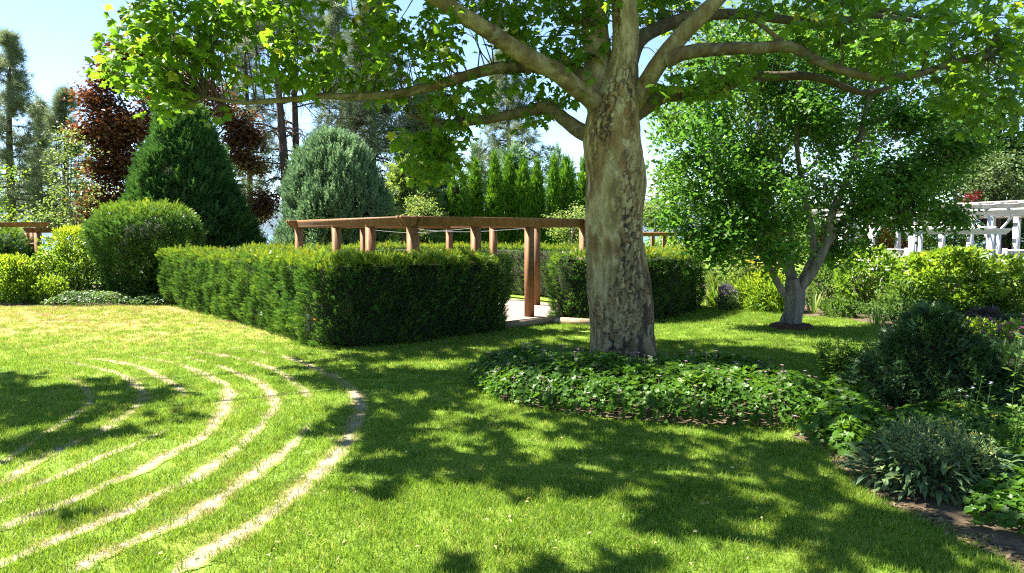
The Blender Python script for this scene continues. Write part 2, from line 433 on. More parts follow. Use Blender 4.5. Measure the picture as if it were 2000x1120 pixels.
def make_track():
    m, nt, out = newmat('worn_track'); L = nt.links.new
    tc = N(nt, 'ShaderNodeTexCoord')
    at = N(nt, 'ShaderNodeAttribute', attribute_name='edge')
    n1 = N(nt, 'ShaderNodeTexNoise', i={'Scale': 16, 'Detail': 6, 'Roughness': .7}); L(tc.outputs['Object'], n1.inputs[0])
    n2 = N(nt, 'ShaderNodeTexNoise', i={'Scale': 60, 'Detail': 4, 'Roughness': .7}); L(tc.outputs['Object'], n2.inputs[0])
    ma = N(nt, 'ShaderNodeMath', operation='MULTIPLY_ADD', i={1: 1.1, 2: -.55}); L(n1.outputs[0], ma.inputs[0])
    ad = N(nt, 'ShaderNodeMath', operation='ADD'); L(ma.outputs[0], ad.inputs[0]); L(at.outputs['Fac'], ad.inputs[1])
    r1 = ramp(nt, [(.25, (.14, .115, .075)), (.5, (.28, .24, .175)), (.75, (.46, .42, .345))]); L(n2.outputs[0], r1.inputs[0])
    r2 = ramp(nt, [(.18, (1, 1, 1)), (.5, (0, 0, 0))]); L(ad.outputs[0], r2.inputs[0])
    r3 = ramp(nt, [(.5, (.34, .275, .13)), (.85, (.13, .19, .03))]); L(ad.outputs[0], r3.inputs[0])
    col = rgb(nt, r3.outputs[0], r1.outputs[0], r2.outputs[0], L)
    pb = N(nt, 'ShaderNodeBsdfPrincipled', i={'Roughness': .95, 'Specular IOR Level': .1}); L(col, pb.inputs['Base Color'])
    bp = N(nt, 'ShaderNodeBump', i={'Strength': .8, 'Distance': .02}); L(n2.outputs[0], bp.inputs['Height'])
    L(bp.outputs[0], pb.inputs['Normal']); L(pb.outputs[0], out.inputs[0])
    return m
M['track'] = make_track()
# ------------------------------------------------------------------ ground, paths, beds
def dry_at(x, y):
    """how parched the lawn is at a place (the open far-left stretch)"""
    d = np.clip((y - 9.5) / 4.5, 0, 1) * np.clip((0.2 - x) / 3.0, 0, 1) * np.clip((24 - y) / 5, 0, 1)
    p = np.stack([x * .8, y * 1.1, np.zeros_like(x)], -1)
    return np.clip(d * (.25 + 1.0 * fbm(p, 3, 5)), 0, 1)
xs = np.concatenate([[-900, -300, -120, -60], np.linspace(-32, 32, 160), [60, 120, 300, 900]])
ys = np.concatenate([[-60, -20, -5], np.linspace(0, 34, 110), [45, 70, 130, 300, 1200]])
X, Y = np.meshgrid(xs, ys)
nx, ny = len(xs), len(ys)
ii = (np.arange(ny - 1)[:, None] * nx + np.arange(nx - 1)[None]).ravel()
lawnF = np.stack([ii, ii + 1, ii + nx + 1, ii + nx], -1)
o = part('lawn', None, np.stack([X.ravel(), Y.ravel(), 0 * X.ravel()], -1), lawnF, M['lawn'], attrs={'dry': dry_at(X.ravel(), Y.ravel()) * .8})
tag(o, 'mown green lawn, parched straw yellow on the far left', None, None, 'structure')

# lake between the garden and the hills
m, nt, out = newmat('lake_water')
pb = N(nt, 'ShaderNodeBsdfPrincipled', i={'Roughness': .18, 'Base Color': (.05, .11, .16, 1)}); nt.links.new(pb.outputs[0], out.inputs[0])
o = part('lake', None, [(-900, 75, .02), (900, 75, .02), (900, 520, .02), (-900, 520, .02)], np.array([[0, 1, 2, 3]]), m)
tag(o, 'pale blue lake glimpsed between the trees', None, None, 'structure')
# far hills across the lake
hx = np.linspace(-900, 900, 90); hy = np.linspace(420, 1100, 24)
HX, HY = np.meshgrid(hx, hy)
hz = 34 * fbm(np.stack([HX / 160, HY / 160, 0 * HX], -1), 4, 3) * np.clip((HY - 420) / 200, 0, 1) + 22 * np.clip((HY - 500) / 400, 0, 1) - 2
ii = (np.arange(23)[:, None] * 90 + np.arange(89)[None]).ravel()
o = part('hills', None, np.stack([HX.ravel(), HY.ravel(), hz.ravel()], -1), np.stack([ii, ii + 1, ii + 91, ii + 90], -1), M['hill'], smooth=True)
tag(o, 'wooded hills far off through the trees, blue haze in their colour', None, None, 'structure')

def zp(pts):                     # picture points read off enlarged crop (0,680)-(900,1120)
    return [(x / 2.2222, 680 + y / 2.2222) for x, y in pts]
TRACKS = [
    zp([(740, 990), (900, 890), (1060, 790), (1200, 700), (1320, 600), (1420, 500), (1500, 410), (1545, 320), (1562, 250), (1540, 200), (1470, 140), (1370, 90), (1270, 50), (1150, 20), (1000, -2)]),
    zp([(280, 990), (420, 910), (560, 850), (700, 790), (850, 720), (960, 650), (1070, 570), (1180, 490), (1290, 400), (1348, 325)]),
    zp([(1345, 222), (1290, 160), (1200, 100), (1080, 60), (950, 30), (800, 10)]),
    zp([(-60, 975), (120, 890), (300, 810), (430, 760), (560, 710), (650, 655), (800, 590), (900, 530), (1000, 460), (1090, 380), (1160, 300), (1195, 250), (1170, 190), (1120, 150), (1050, 120), (960, 80), (850, 50), (700, 20)]),
    zp([(-60, 810), (120, 740), (250, 690), (370, 640), (470, 590), (600, 540), (700, 480), (800, 430), (900, 370), (955, 290), (992, 215), (985, 170), (930, 140), (850, 100), (750, 65), (600, 40), (450, 25)]),
    zp([(-60, 690), (100, 620), (200, 580), (300, 540), (360, 510), (450, 470), (560, 430), (660, 385), (760, 340)]),
    zp([(808, 215), (770, 170), (700, 130), (620, 90), (500, 60), (380, 45)]),
    zp([(-60, 625), (100, 530), (200, 470), (330, 410), (430, 370), (520, 310), (590, 260), (627, 220), (600, 170), (530, 120), (430, 90), (300, 65), (200, 60)]),
    zp([(-60, 540), (40, 480), (150, 400), (250, 340), (330, 290), (390, 235), (370, 180), (300, 130), (180, 100)]),
]
TWIDTH = [.043, .041, .035, .039, .039, .027, .032, .031, .021]
track_pts = []
rng = np.random.default_rng(3)
for tr, wd in zip(TRACKS, TWIDTH):
    g = G(*np.array(tr, float).T)
    c = spline(g[:, :2], 420)
    d = nrm(np.gradient(c, axis=0)); nn = np.stack([-d[:, 1], d[:, 0]], -1)
    w = wd * (.45 + 1.1 * fbm(np.stack([c[:, 0] * 4, c[:, 1] * 4, np.zeros(420)], -1), 3, 8))
    w[:18] *= np.linspace(.2, 1, 18); w[-90:] *= np.linspace(1, .2, 90)
    e1 = 1 + .9 * (rng.random(420) - .5); e2 = 1 + .9 * (rng.random(420) - .5)
    ac = np.array([-2.2, -1.3, -.65, 0, .65, 1.3, 2.2]); m7 = len(ac)
    jit = 1 + .25 * (rng.random((420, m7)) - .5)
    V = c[:, None] + nn[:, None] * (w[:, None] * ac[None] * jit)[..., None]
    V = np.concatenate([V, np.full((420, m7, 1), .004)], -1).reshape(-1, 3)
    ii = (np.arange(419)[:, None] * m7 + np.arange(m7 - 1)[None]).ravel()
    o = part('labyrinth_path', None, V, np.stack([ii + m7, ii + m7 + 1, ii + 1, ii], -1)[:, ::-1], M['track'], attrs={'edge': np.tile(np.abs(ac) / 2.2, 420)})
    tag(o, None, None, None, 'structure')
    track_pts.append(np.c_[c, w][::3])
track_pts = np.concatenate(track_pts)

def sheet(name, poly, z, mat, kind='structure', label=None):
    V = np.c_[np.asarray(poly, float), np.full(len(poly), z)]
    cc = V.mean(0, keepdims=True)
    n = len(V)
    F = np.array([[n, i, (i + 1) % n] for i in range(n)])
    V = np.concatenate([V, cc]); a = V[F[0]]
    if np.cross(a[1] - a[0], a[2] - a[0])[2] < 0: F = F[:, ::-1]
    o = part(name, None, V, F, mat)
    return tag(o, label, None, None, kind)
def gp(pts): return [tuple(G(x, y)[:2]) for x, y in pts]
# pergola court corners (plan)
CN, CL, CR = np.array([-1.75, 13.0]), np.array([-5.03, 17.5]), np.array([1.55, 16.0])
CB = CL + CR - CN
cc = (CN + CB) / 2
court = [CN + (CN - cc) * .06 + [0, 0], CR + (CR - cc) * .22, CB + (CB - cc) * .1, CL + (CL - cc) * .1]
RGT = nrm(CR - CN); LFT = nrm(CL - CN)
court = [CN - LFT * .55 - RGT * .3, CR - LFT * .75 + RGT * .4, CB + RGT * .6 + LFT * .6, CL + LFT * .6 - RGT * .4]
sheet('gravel_court', court, .006, M['chips'], label='pale wood chip floor of the timber pergola court')
bed_r = gp([(1380, 598), (1440, 601), (1500, 606), (1560, 618), (1640, 622), (1700, 632), (1735, 645), (1720, 665), (1700, 690), (1660, 720), (1630, 760), (1600, 800), (1560, 835), (1545, 856), (1610, 872), (1645, 915), (1685, 960), (1745, 995), (1830, 1030), (1910, 1068), (2000, 1118), (2120, 1190), (2400, 1200)])
bed_r = bed_r + [(6, 3.5), (14, 6), (24, 16), (24, 26), (6.5, 26), (5.2, 20)]
def bumpy(poly, n=8, amp=.05, seed=2):
    poly = np.asarray(poly); rr = np.random.default_rng(seed); out = []
    for i in range(len(poly)):
        a, b = poly[i], poly[(i + 1) % len(poly)]
        for k in range(n):
            q = a + (b - a) * k / n
            out.append(q + (rr.normal(size=2) * amp * .4 if np.linalg.norm(b - a) < 3 else 0))
    return np.array(out)
from mathutils.geometry import tessellate_polygon
def sheet2(name, poly, z, mat, label):
    poly = bumpy(poly)
    V = np.c_[poly, np.full(len(poly), z)]
    F = np.array(tessellate_polygon([[Vector(v) for v in V]]))
    a = V[F]; s = np.cross(a[:, 1] - a[:, 0], a[:, 2] - a[:, 0])[:, 2]
    F[s < 0] = F[s < 0][:, ::-1]
    o = part(name, None, V, F, mat)
    return tag(o, label, None, None, 'structure'), poly
_, BEDR = sheet2('soil_bed', bed_r, .005, M['soil'], 'bare soil of the long planted bed on the right')
bed_l = gp([(-400, 602), (0, 600), (110, 599), (260, 597), (320, 592)]) + [(-7, 20), (-5.5, 24), (-30, 24), (-30, 17)]
_, BEDL = sheet2('soil_bed', bed_l, .005, M['soil'], 'soil of the shrub bed on the far left')

# ------------------------------------------------------------------ grass (stuff)
def grass_source(name, seed, nb, h, r, mat, lo, hi, w=.004):
    rg = np.random.default_rng(seed)
    a = rg.uniform(0, 2 * np.pi, nb); rr = r * np.sqrt(rg.random(nb))
    Pn = np.stack([rr * np.cos(a), rr * np.sin(a), np.zeros(nb)], -1)
    d = nrm(np.stack([rg.normal(0, .42, nb), rg.normal(0, .42, nb), np.ones(nb)], -1))
    R = frames(d, rsph(rg, nb))
    T = blade_t(w / h, .35, 2)
    V, F, t = scatter(T, Pn, R, h * rg.uniform(.55, 1.15, nb), rg.uniform(lo, hi, nb))
    return bpy.data.objects.new(name, mesh(name, V, F, mat, tint=t))
def gn_scatter(name, pts, rotz, scl, idx, sources, label):
    me = bpy.data.meshes.new(name)
    me.vertices.add(len(pts)); me.vertices.foreach_set('co', np.ascontiguousarray(pts, dtype=np.float32).ravel())
    for k, v in (('rz', rotz), ('sc', scl)):
        at = me.attributes.new(k, 'FLOAT', 'POINT'); at.data.foreach_set('value', np.asarray(v, np.float32))
    at = me.attributes.new('vi', 'INT', 'POINT'); at.data.foreach_set('value', np.asarray(idx, np.int32))
    o = bpy.data.objects.new(name, me); COL.objects.link(o)
    ng = bpy.data.node_groups.new(name, 'GeometryNodeTree')
    ng.interface.new_socket('Geometry', in_out='INPUT', socket_type='NodeSocketGeometry')
    ng.interface.new_socket('Geometry', in_out='OUTPUT', socket_type='NodeSocketGeometry')
    gi, go = ng.nodes.new('NodeGroupInput'), ng.nodes.new('NodeGroupOutput')
    L = ng.links.new
    g2i = ng.nodes.new('GeometryNodeGeometryToInstance')
    for s in sources[::-1]:
        oi = ng.nodes.new('GeometryNodeObjectInfo'); oi.inputs['Object'].default_value = s
        L(oi.outputs['Geometry'], g2i.inputs[0])
    iop = ng.nodes.new('GeometryNodeInstanceOnPoints')
    L(gi.outputs[0], iop.inputs['Points']); L(g2i.outputs[0], iop.inputs['Instance'])
    iop.inputs['Pick Instance'].default_value = True
    def na(k, typ):
        a = ng.nodes.new('GeometryNodeInputNamedAttribute'); a.data_type = typ; a.inputs[0].default_value = k
        return a.outputs[0]
    cx = ng.nodes.new('ShaderNodeCombineXYZ'); L(na('rz', 'FLOAT'), cx.inputs[2])
    L(cx.outputs[0], iop.inputs['Rotation']); L(na('sc', 'FLOAT'), iop.inputs['Scale']); L(na('vi', 'INT'), iop.inputs['Instance Index'])
    L(iop.outputs[0], go.inputs[0])
    md = o.modifiers.new('scatter', 'NODES'); md.node_group = ng
    return tag(o, label, None, None, 'stuff')
rng = np.random.default_rng(21)
gsrc = [grass_source('grass_tuft', 31 + k, 34, .042, .075, M['grass'], .0 + .12 * k, .5 + .12 * k) for k in range(3)]
gsrc.append(grass_source('grass_tuft', 41, 30, .045, .075, M['straw'], 0, 1))
gsrc.append(grass_source('grass_tuft', 42, 30, .04, .08, M['grass'], .6, 1.0))
MOUND = np.array([(-.52, 8.4), (-.2, 7.3), (.6, 6.7), (1.5, 6.35), (2.3, 6.3), (2.75, 6.35), (3.1, 6.7), (3.15, 7.3), (2.9, 8.2), (2.4, 9.4), (1.6, 10.5), (.7, 10.3), (0, 9.5)])
def lawn_points():
    out = []
    for (y0, y1, dens) in ((2.6, 5.0, 420), (5.0, 7.5, 320), (7.5, 11, 210), (11, 17.2, 110)):
        hw = 0.74 * y1 + .5
        n = int(dens * 2 * hw * (y1 - y0))
        x = rng.uniform(-hw, hw, n); y = rng.uniform(y0, y1, n) + rng.uniform(-.9, .9, n) * (y0 > 3)
        out.append(np.c_[x, y])
    return np.concatenate(out)
lp = lawn_points()
keep = np.abs(lp[:, 0]) < .74 * lp[:, 1] + .4
keep &= ~inpoly(lp[:, 0], lp[:, 1], BEDR) & ~inpoly(lp[:, 0], lp[:, 1], MOUND.mean(0) + (MOUND - MOUND.mean(0)) * .96) & ~inpoly(lp[:, 0], lp[:, 1], BEDL) & ~inpoly(lp[:, 0], lp[:, 1], np.array(court))
lp = lp[keep]
dmin = np.full(len(lp), 9.0); wat = np.zeros(len(lp))
for k in range(0, len(lp), 4000):
    dd = np.linalg.norm(lp[k:k + 4000, None] - track_pts[None, :, :2], axis=2)
    j = dd.argmin(1); dmin[k:k + 4000] = dd[np.arange(len(j)), j]; wat[k:k + 4000] = track_pts[j, 2]
u = rng.random(len(lp))
ontrack = dmin < wat * 1.0
keep = (u < .14 + .86 * np.clip((dmin / wat - .3) / 1.0, 0, 1)) | (dmin > wat * 2)
nearT = (dmin < wat * 2.4)
dryv = dry_at(lp[:, 0], lp[:, 1])
q = rng.random(len(lp))
big = fbm(np.c_[lp * .55, np.zeros(len(lp))], 3, 77)
vi = np.where(q < .33 + (big - .5), 0, np.where(q < .75 + (big - .5), 1, 2))
vi = np.where(rng.random(len(lp)) < .08 + .5 * dryv, 4, vi)
vi = np.where((rng.random(len(lp)) < dryv * .75) | (nearT & (rng.random(len(lp)) < .42)) | (ontrack), 3, vi)
scl = rng.uniform(.7, 1.25, len(lp)) * np.where(vi == 3, .72, 1) * (1 + np.clip(lp[:, 1] - 9, 0, 8) * .05) * np.where(ontrack, .6, 1)
lp, vi, scl = lp[keep], vi[keep], scl[keep]
gn_scatter('lawn_grass', np.c_[lp, np.zeros(len(lp))], rng.uniform(0, 6.28, len(lp)), scl, vi, gsrc, 'short mown grass blades of the lawn')

# ------------------------------------------------------------------ bushes, hedges, crowns
def revolve(c, prof, H, f=.8, seg=20, n=10):
    t = np.linspace(0.02, .97, n); a = np.linspace(0, 2 * np.pi, seg, endpoint=False)
    r = np.array([prof(x) for x in t]) * f
    V = np.stack([c[0] + r[:, None] * np.cos(a), c[1] + r[:, None] * np.sin(a), c[2] + (t * H * (.60 + .37 * f))[:, None] + 0 * a], -1).reshape(-1, 3)
    i = np.arange(n - 1)[:, None] * seg; k = np.arange(seg)[None]; k2 = (k + 1) % seg
    F = np.stack([i + k, i + k2, i + seg + k2, i + seg + k], -1).reshape(-1, 4)
    V = np.concatenate([V, [[c[0], c[1], c[2] + H * (.60 + .37 * f) * .99]]])
    Tt = np.stack([(n - 1) * seg + np.arange(seg), (n - 1) * seg + (np.arange(seg) + 1) % seg, np.full(seg, n * seg)], -1)
    return V, [F, Tt]
def bush_points(rng, c, H, prof, nl, lr, per, upb, vol=0.0, flat=1.0, zf=1.0, irr=.26):
    """lobes over the surface of a solid of revolution; returns points, outward directions, lobe shade number, height share"""
    tg = np.linspace(0, 1, 400); wg = np.array([prof(x) for x in tg]); wg = (wg / wg.max()) ** .9 + .06
    cw = np.cumsum(wg); cw /= cw[-1]
    ts = np.interp((np.arange(nl) + rng.random(nl)) / nl, cw, tg)
    pr = np.array([prof(x) for x in ts])
    a = (np.arange(nl) * 2.39996 + rng.normal(0, .16, nl)) % (2 * np.pi)
    pr = pr * (1 + irr * 2 * (fbm(np.stack([np.cos(a) * 1.6, np.sin(a) * 1.6, ts * H * .8], -1) + c[0], 2, 5) - .5))
    rad = np.maximum(pr * (1 - vol * rng.random(nl)) - lr * .45, 0)
    lc = np.stack([c[0] + rad * np.cos(a), c[1] + rad * np.sin(a) * flat, c[2] + np.clip(ts * H, lr * .3, H - lr * .7)], -1)
    lout = np.stack([np.cos(a), np.sin(a), (ts - .45) * 1.2], -1)
    lt = rng.random(nl)
    li = np.repeat(np.arange(nl), per)
    d = nrm(rsph(rng, len(li)) + lout[li] * .55 + np.array([0, 0, upb]))
    rr = lr * (rng.random(len(li)) ** .4) * (0.7 + .6 * lt[li])
    Pn = lc[li] + d * rr[:, None] * np.array([1, 1, zf])
    Pn[:, 2] = np.maximum(Pn[:, 2], c[2] + .02)
    return Pn, nrm(d + lout[li] * .5), lt[li], (Pn[:, 2] - c[2]) / H
def bush(name, label, cat, c, H, prof, nl, lr, per, T, size, mat, upb=.3, vol=.1, core=.72, corem='inner', seed=1, group=None, tfun=None, dirup=.5, stems=0, flat=1.0, facez=False, fname='foliage', zf=1.0, irr=.26):
    rng = np.random.default_rng(seed)
    c = np.array([c[0], c[1], c[2] if len(c) > 2 else 0.0], float)
    t = thing(name, label, cat, c, group)
    Pn, d, lt, hh = bush_points(rng, c, H, prof, nl, lr, per, upb, vol, flat, zf, irr)
    n = len(Pn)
    dd = nrm(d + UP * dirup + rng.normal(0, .35, (n, 3)))
    zz = nrm(d + UP * .7 + rng.normal(0, .6, (n, 3))) if facez else rsph(rng, n)
    R = frames(dd, zz)
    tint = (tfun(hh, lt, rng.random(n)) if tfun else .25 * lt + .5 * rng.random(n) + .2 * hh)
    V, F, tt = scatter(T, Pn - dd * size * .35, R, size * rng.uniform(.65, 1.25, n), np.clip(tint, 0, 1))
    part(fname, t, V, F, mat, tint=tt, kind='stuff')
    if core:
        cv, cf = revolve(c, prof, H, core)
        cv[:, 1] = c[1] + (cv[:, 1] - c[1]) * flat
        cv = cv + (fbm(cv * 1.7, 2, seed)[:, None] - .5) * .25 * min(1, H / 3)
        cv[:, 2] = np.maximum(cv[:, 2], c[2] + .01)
        part('inner_shade_core', t, cv, cf, M[corem], smooth=True, kind='stuff')  # solid core stops light; its dark colour stands in for inner shade
    for k in range(stems):
        a = rng.uniform(0, 6.28); r = prof(.6) * rng.uniform(.3, .85)
        p0 = c + [math.cos(a) * .12, math.sin(a) * .12, 0]
        p2 = c + [math.cos(a) * r, math.sin(a) * r * flat, H * rng.uniform(.6, .9)]
        pm = (p0 + p2) / 2 + [math.cos(a) * -.05, math.sin(a) * -.05, .08]
        v, f = tube(spline([p0, pm, p2], 8), np.linspace(.028, .008, 8) * (H / 1.4), 6)
        part('stem', t, v, f, M['greybark'], smooth=True)
    return t
def dome(r, sq=2.4): return lambda t: r * (max(0.0, 1 - abs(2 * min(max(t, 0), 1) - .75) ** sq / (1.25 ** sq if t > .375 else .75 ** sq * 3.2))) ** .5
def cone(r, b=.18, p=.75): return lambda t: r * (min(1, (t + .12) / b) if t < b - .12 else (1 - t) ** p * 1.06)
def column(r): return lambda t: r * (1 - t ** 5) * (.75 + .25 * min(1, t * 5))
def egg(r): return lambda t: r * max(0, math.sin(math.pi * min(max(t * .92 + .06, 0), 1))) ** .65

def hedge(label, path, hw, H, seed, dens=760, ytop=.9, sleeve=None):
    rng = np.random.default_rng(seed)
    c = spline(np.array(path, float), 120)
    d = nrm(np.gradient(c, axis=0)); nn = np.stack([-d[:, 1], d[:, 0]], -1)
    def outline(w):
        a0 = np.linspace(np.pi / 2, -np.pi / 2, 9)[1:-1]
        cap1 = c[-1] + w * (np.cos(a0)[:, None] * d[-1] + np.sin(a0)[:, None] * nn[-1])
        cap0 = c[0] + w * (np.cos(a0)[:, None] * -d[0] + np.sin(a0)[:, None] * -nn[0])
        return np.concatenate([c + nn * w, cap1, (c - nn * w)[::-1], cap0])
    ol = outline(hw)
    seg = np.linalg.norm(np.roll(ol, -1, 0) - ol, axis=1); cs = np.concatenate([[0], np.cumsum(seg)]); per = cs[-1]
    ctr = np.array([c.mean(0)[0], c.mean(0)[1], 0])
    t = thing('yew_hedge', label, 'hedge', (c[0][0], c[0][1], 0), 'clipped yew hedges round the pergola court')
    ns = int(per * H * dens)
    s = rng.uniform(0, per, ns); i = np.clip(np.searchsorted(cs, s) - 1, 0, len(ol) - 1)
    f = ((s - cs[i]) / (seg[i] + 1e-9))[:, None]
    p = ol[i] * (1 - f) + np.roll(ol, -1, 0)[i] * f
    tg = nrm(np.roll(ol, -1, 0)[i] - ol[i]); no = np.stack([-tg[:, 1], tg[:, 0]], -1)
    z = H * rng.random(ns) ** .92
    lump = fbm(np.c_[p * 2.2, z * 2.6], 3, seed)
    rnd = np.clip((z - (H - .2)) / .2, 0, 1) ** 2 * .05 + np.clip((.3 - z) / .3, 0, 1) * .07
    off = (lump - .5) * .30 + (fbm(np.c_[p * 8, z * 5], 2, seed + 6) - .5) * .20 - rng.random(ns) ** 2 * .12 - rnd
    P1 = np.c_[p + no * off[:, None], np.maximum(z, .03)]
    D1 = np.c_[no, np.full(ns, .6)]
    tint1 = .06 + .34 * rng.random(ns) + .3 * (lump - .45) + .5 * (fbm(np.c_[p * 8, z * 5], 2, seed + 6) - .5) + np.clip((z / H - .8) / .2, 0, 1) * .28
    nt_ = int(cs[-1] / 2 * 2 * hw * dens * .95)
    k = rng.integers(0, 120, nt_); lat = rng.uniform(-1, 1, nt_)
    q = c[k] + nn[k] * (lat * (hw - .02))[:, None] + rng.normal(0, .04, (nt_, 2))
    lump2 = fbm(np.c_[q * 2.5, np.zeros(nt_)], 3, seed + 3)
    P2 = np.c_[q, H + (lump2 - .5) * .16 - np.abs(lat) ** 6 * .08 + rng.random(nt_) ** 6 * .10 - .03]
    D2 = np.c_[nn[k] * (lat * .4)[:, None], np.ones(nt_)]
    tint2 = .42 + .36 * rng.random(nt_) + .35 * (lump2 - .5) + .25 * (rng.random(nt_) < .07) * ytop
    Pn = np.concatenate([P1, P2]); D = nrm(np.concatenate([D1, D2]) + rng.normal(0, .33, (ns + nt_, 3)))
    tint = np.clip(np.concatenate([tint1, tint2]), 0, 1)
    tint = np.where(rng.random(len(tint)) < .0012, 1.0, tint)
    n = len(Pn)
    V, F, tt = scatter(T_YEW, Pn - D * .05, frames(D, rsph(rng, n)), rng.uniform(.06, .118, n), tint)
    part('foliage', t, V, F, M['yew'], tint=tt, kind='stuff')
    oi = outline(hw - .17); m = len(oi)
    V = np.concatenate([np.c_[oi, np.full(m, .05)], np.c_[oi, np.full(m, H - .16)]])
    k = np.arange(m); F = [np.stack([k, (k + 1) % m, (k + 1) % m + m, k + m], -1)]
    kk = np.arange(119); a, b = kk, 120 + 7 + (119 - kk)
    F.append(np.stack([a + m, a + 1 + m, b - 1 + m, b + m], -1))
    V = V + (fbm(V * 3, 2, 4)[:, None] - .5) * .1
    part('inner_shade_core', t, V, F, M['inner'], kind='stuff')  # solid filling that blocks light, coloured dark like the hedge's shaded inside
    # bare stems at the foot
    for j in range(0, 120, 9):
        for sd in (-.45, .4):
            b0 = np.r_[c[j] + nn[j] * hw * sd, 0]
            v, f = tube([b0, b0 + [rng.normal(0, .05), rng.normal(0, .05), .3]], [.022, .014], 6)
            part('stem', t, v, f, M['twig'], smooth=True)
    return t
g = lambda x, y: G(x, y)[:2]
hc = g(612, 690)
inn = nrm(cc - hc)
hw = .52
h1 = [g(318, 596) + [.30, .45], g(470, 642) + [.55, .42], g(568, 674) + [.42, .5], g(643, 686) + [.16, .60], g(780, 676) + [-.12, .6], g(880, 664) + [-.2, .58], g(955, 654) + [-.2, .5]]
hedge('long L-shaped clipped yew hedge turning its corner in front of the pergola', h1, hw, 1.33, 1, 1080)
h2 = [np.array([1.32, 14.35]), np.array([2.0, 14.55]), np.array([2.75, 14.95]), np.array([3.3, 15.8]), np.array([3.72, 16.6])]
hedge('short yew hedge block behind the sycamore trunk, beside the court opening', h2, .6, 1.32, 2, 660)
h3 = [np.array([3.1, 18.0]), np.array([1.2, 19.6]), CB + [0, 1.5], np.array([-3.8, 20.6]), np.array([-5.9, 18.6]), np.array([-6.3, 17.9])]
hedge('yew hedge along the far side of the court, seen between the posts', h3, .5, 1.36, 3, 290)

# ------------------------------------------------------------------ timber pergola court
def beam_board(parent, a, b, z0, z1, th, mat, cut=.10, name='beam'):
    """a board with ogee-cut tails from a to b (plan)"""
    a, b = np.asarray(a, float), np.asarray(b, float)
    ax = nrm(b - a); ay = np.array([-ax[1], ax[0]]); Ln = np.linalg.norm(b - a); h = z1 - z0
    prof = [(0, h), (0, h * .72), (cut * .35, h * .62), (cut * .55, h * .35), (cut * .95, h * .18), (cut, 0)]
    pr = prof + [(Ln - x, y) for x, y in prof[::-1]]
    V = []
    for sgn in (-1, 1):
        for x, y in pr: V.append(np.r_[a + ax * x + ay * sgn * th / 2, z0 + y])
    n = len(pr); k = np.arange(n)
    V = np.array(V)
    # fans split in the middle so the concave tails stay clean
    F4 = np.stack([k, k + n, (k + 1) % n + n, (k + 1) % n], -1)
    tri = []
    for base, fl in ((0, 0), (n, 1)):
        m = len(prof)
        quads = [(base + i, base + i + 1, base + n - 2 - i, base + n - 1 - i) for i in range(m - 1)]
        for qd in quads: tri.append(qd[::-1] if fl else qd)
    return part(name, parent, V, [F4[::-1], np.array(tri)], mat)
def post(parent, p, z1, w, ax, mat, z0=-.05, name='post'):
    mb = MB(); mb.box((p[0], p[1], (z0 + z1) / 2), w, w, z1 - z0, ax); return mb.build(name, parent, mat)
t = thing('timber_pergola', 'brown stained timber pergola of open beams on posts above the hedges', 'pergola', (CN[0], CN[1], 0))
for (A, B_) in ((CN, CR), (CL, CB)):
    ax = nrm(B_ - A); ay = np.array([-ax[1], ax[0]])
    for s in (-1, 1): beam_board(t, A - ax * .28 + ay * s * .055, B_ + ax * .28 + ay * s * .055, 1.815, 1.995, .045, M['wood'])
for (A, B_) in ((CN, CL), (CR, CB)):
    ax = nrm(B_ - A); ay = np.array([-ax[1], ax[0]])
    for s in (-1, 1): beam_board(t, A - ax * .28 + ay * s * .055, B_ + ax * .28 + ay * s * .055, 1.818, 1.992, .045, M['wood'])
def on_line(px, A, B_):
    k = (px - 1000) / FPX      # x = k * forward
    # solve x(s)=k*f(s) at z~1.5
    ss = np.linspace(-.1, 1.1, 400); q = A + (B_ - A) * ss[:, None]
    pxs, _ = proj(np.c_[q, np.full(400, 1.5)])
    return A + (B_ - A) * ss[np.abs(pxs - px).argmin()]
posts = [CN, CL, CR, CB, on_line(657, CN, CL), on_line(724, CN, CL), on_line(930, CN, CR), on_line(1034, CN, CR), on_line(711, CL, CB), on_line(812, CL, CB), on_line(964, CB, CR), on_line(1047, CB, CR)]
for p in posts: post(t, p, 1.86, .142, RGT, M['wood'])
for k, (a, b) in enumerate(((on_line(930, CN, CR), on_line(711, CL, CB)), (on_line(1034, CN, CR), on_line(812, CL, CB)), (CN, CB))):
    pts = spline([np.r_[a, 1.79], np.r_[(a + b) / 2, 1.70 + .02 * k], np.r_[b, 1.79]], 14)
    v, f = tube(pts, .0035, 5); part('wire', t, v, f, M['wire'])
mb = MB()
# edging boards at the court opening
def board(label, a, b, w=.09, h=.13):
    a, b = np.asarray(a), np.asarray(b); m_ = MB(); c = (a + b) / 2
    m_.box((c[0], c[1], h / 2), np.linalg.norm(b - a), w, h, b - a)
    o = m_.build('edging_board', None, M['edging']); return tag(o, label, 'edging board', 'boards edging the court')
board('edging board across the court opening, left of the yew block', g(985, 643), g(1092, 630))
board('edging board along the foot of the yew block, left of the trunk', g(1096, 634), g(1180, 639))
st = tag(part('stone', None, *(lambda v, f: (v, f))(*tube(spline([np.r_[g(1088, 631), 0.0], np.r_[g(1088, 631), .06], np.r_[g(1088, 631), .1]], 5), [.11, .12, .10, .07, .02], 8)), M['stone'], smooth=True), 'small pale stone at the right end of the edging board', 'stone')

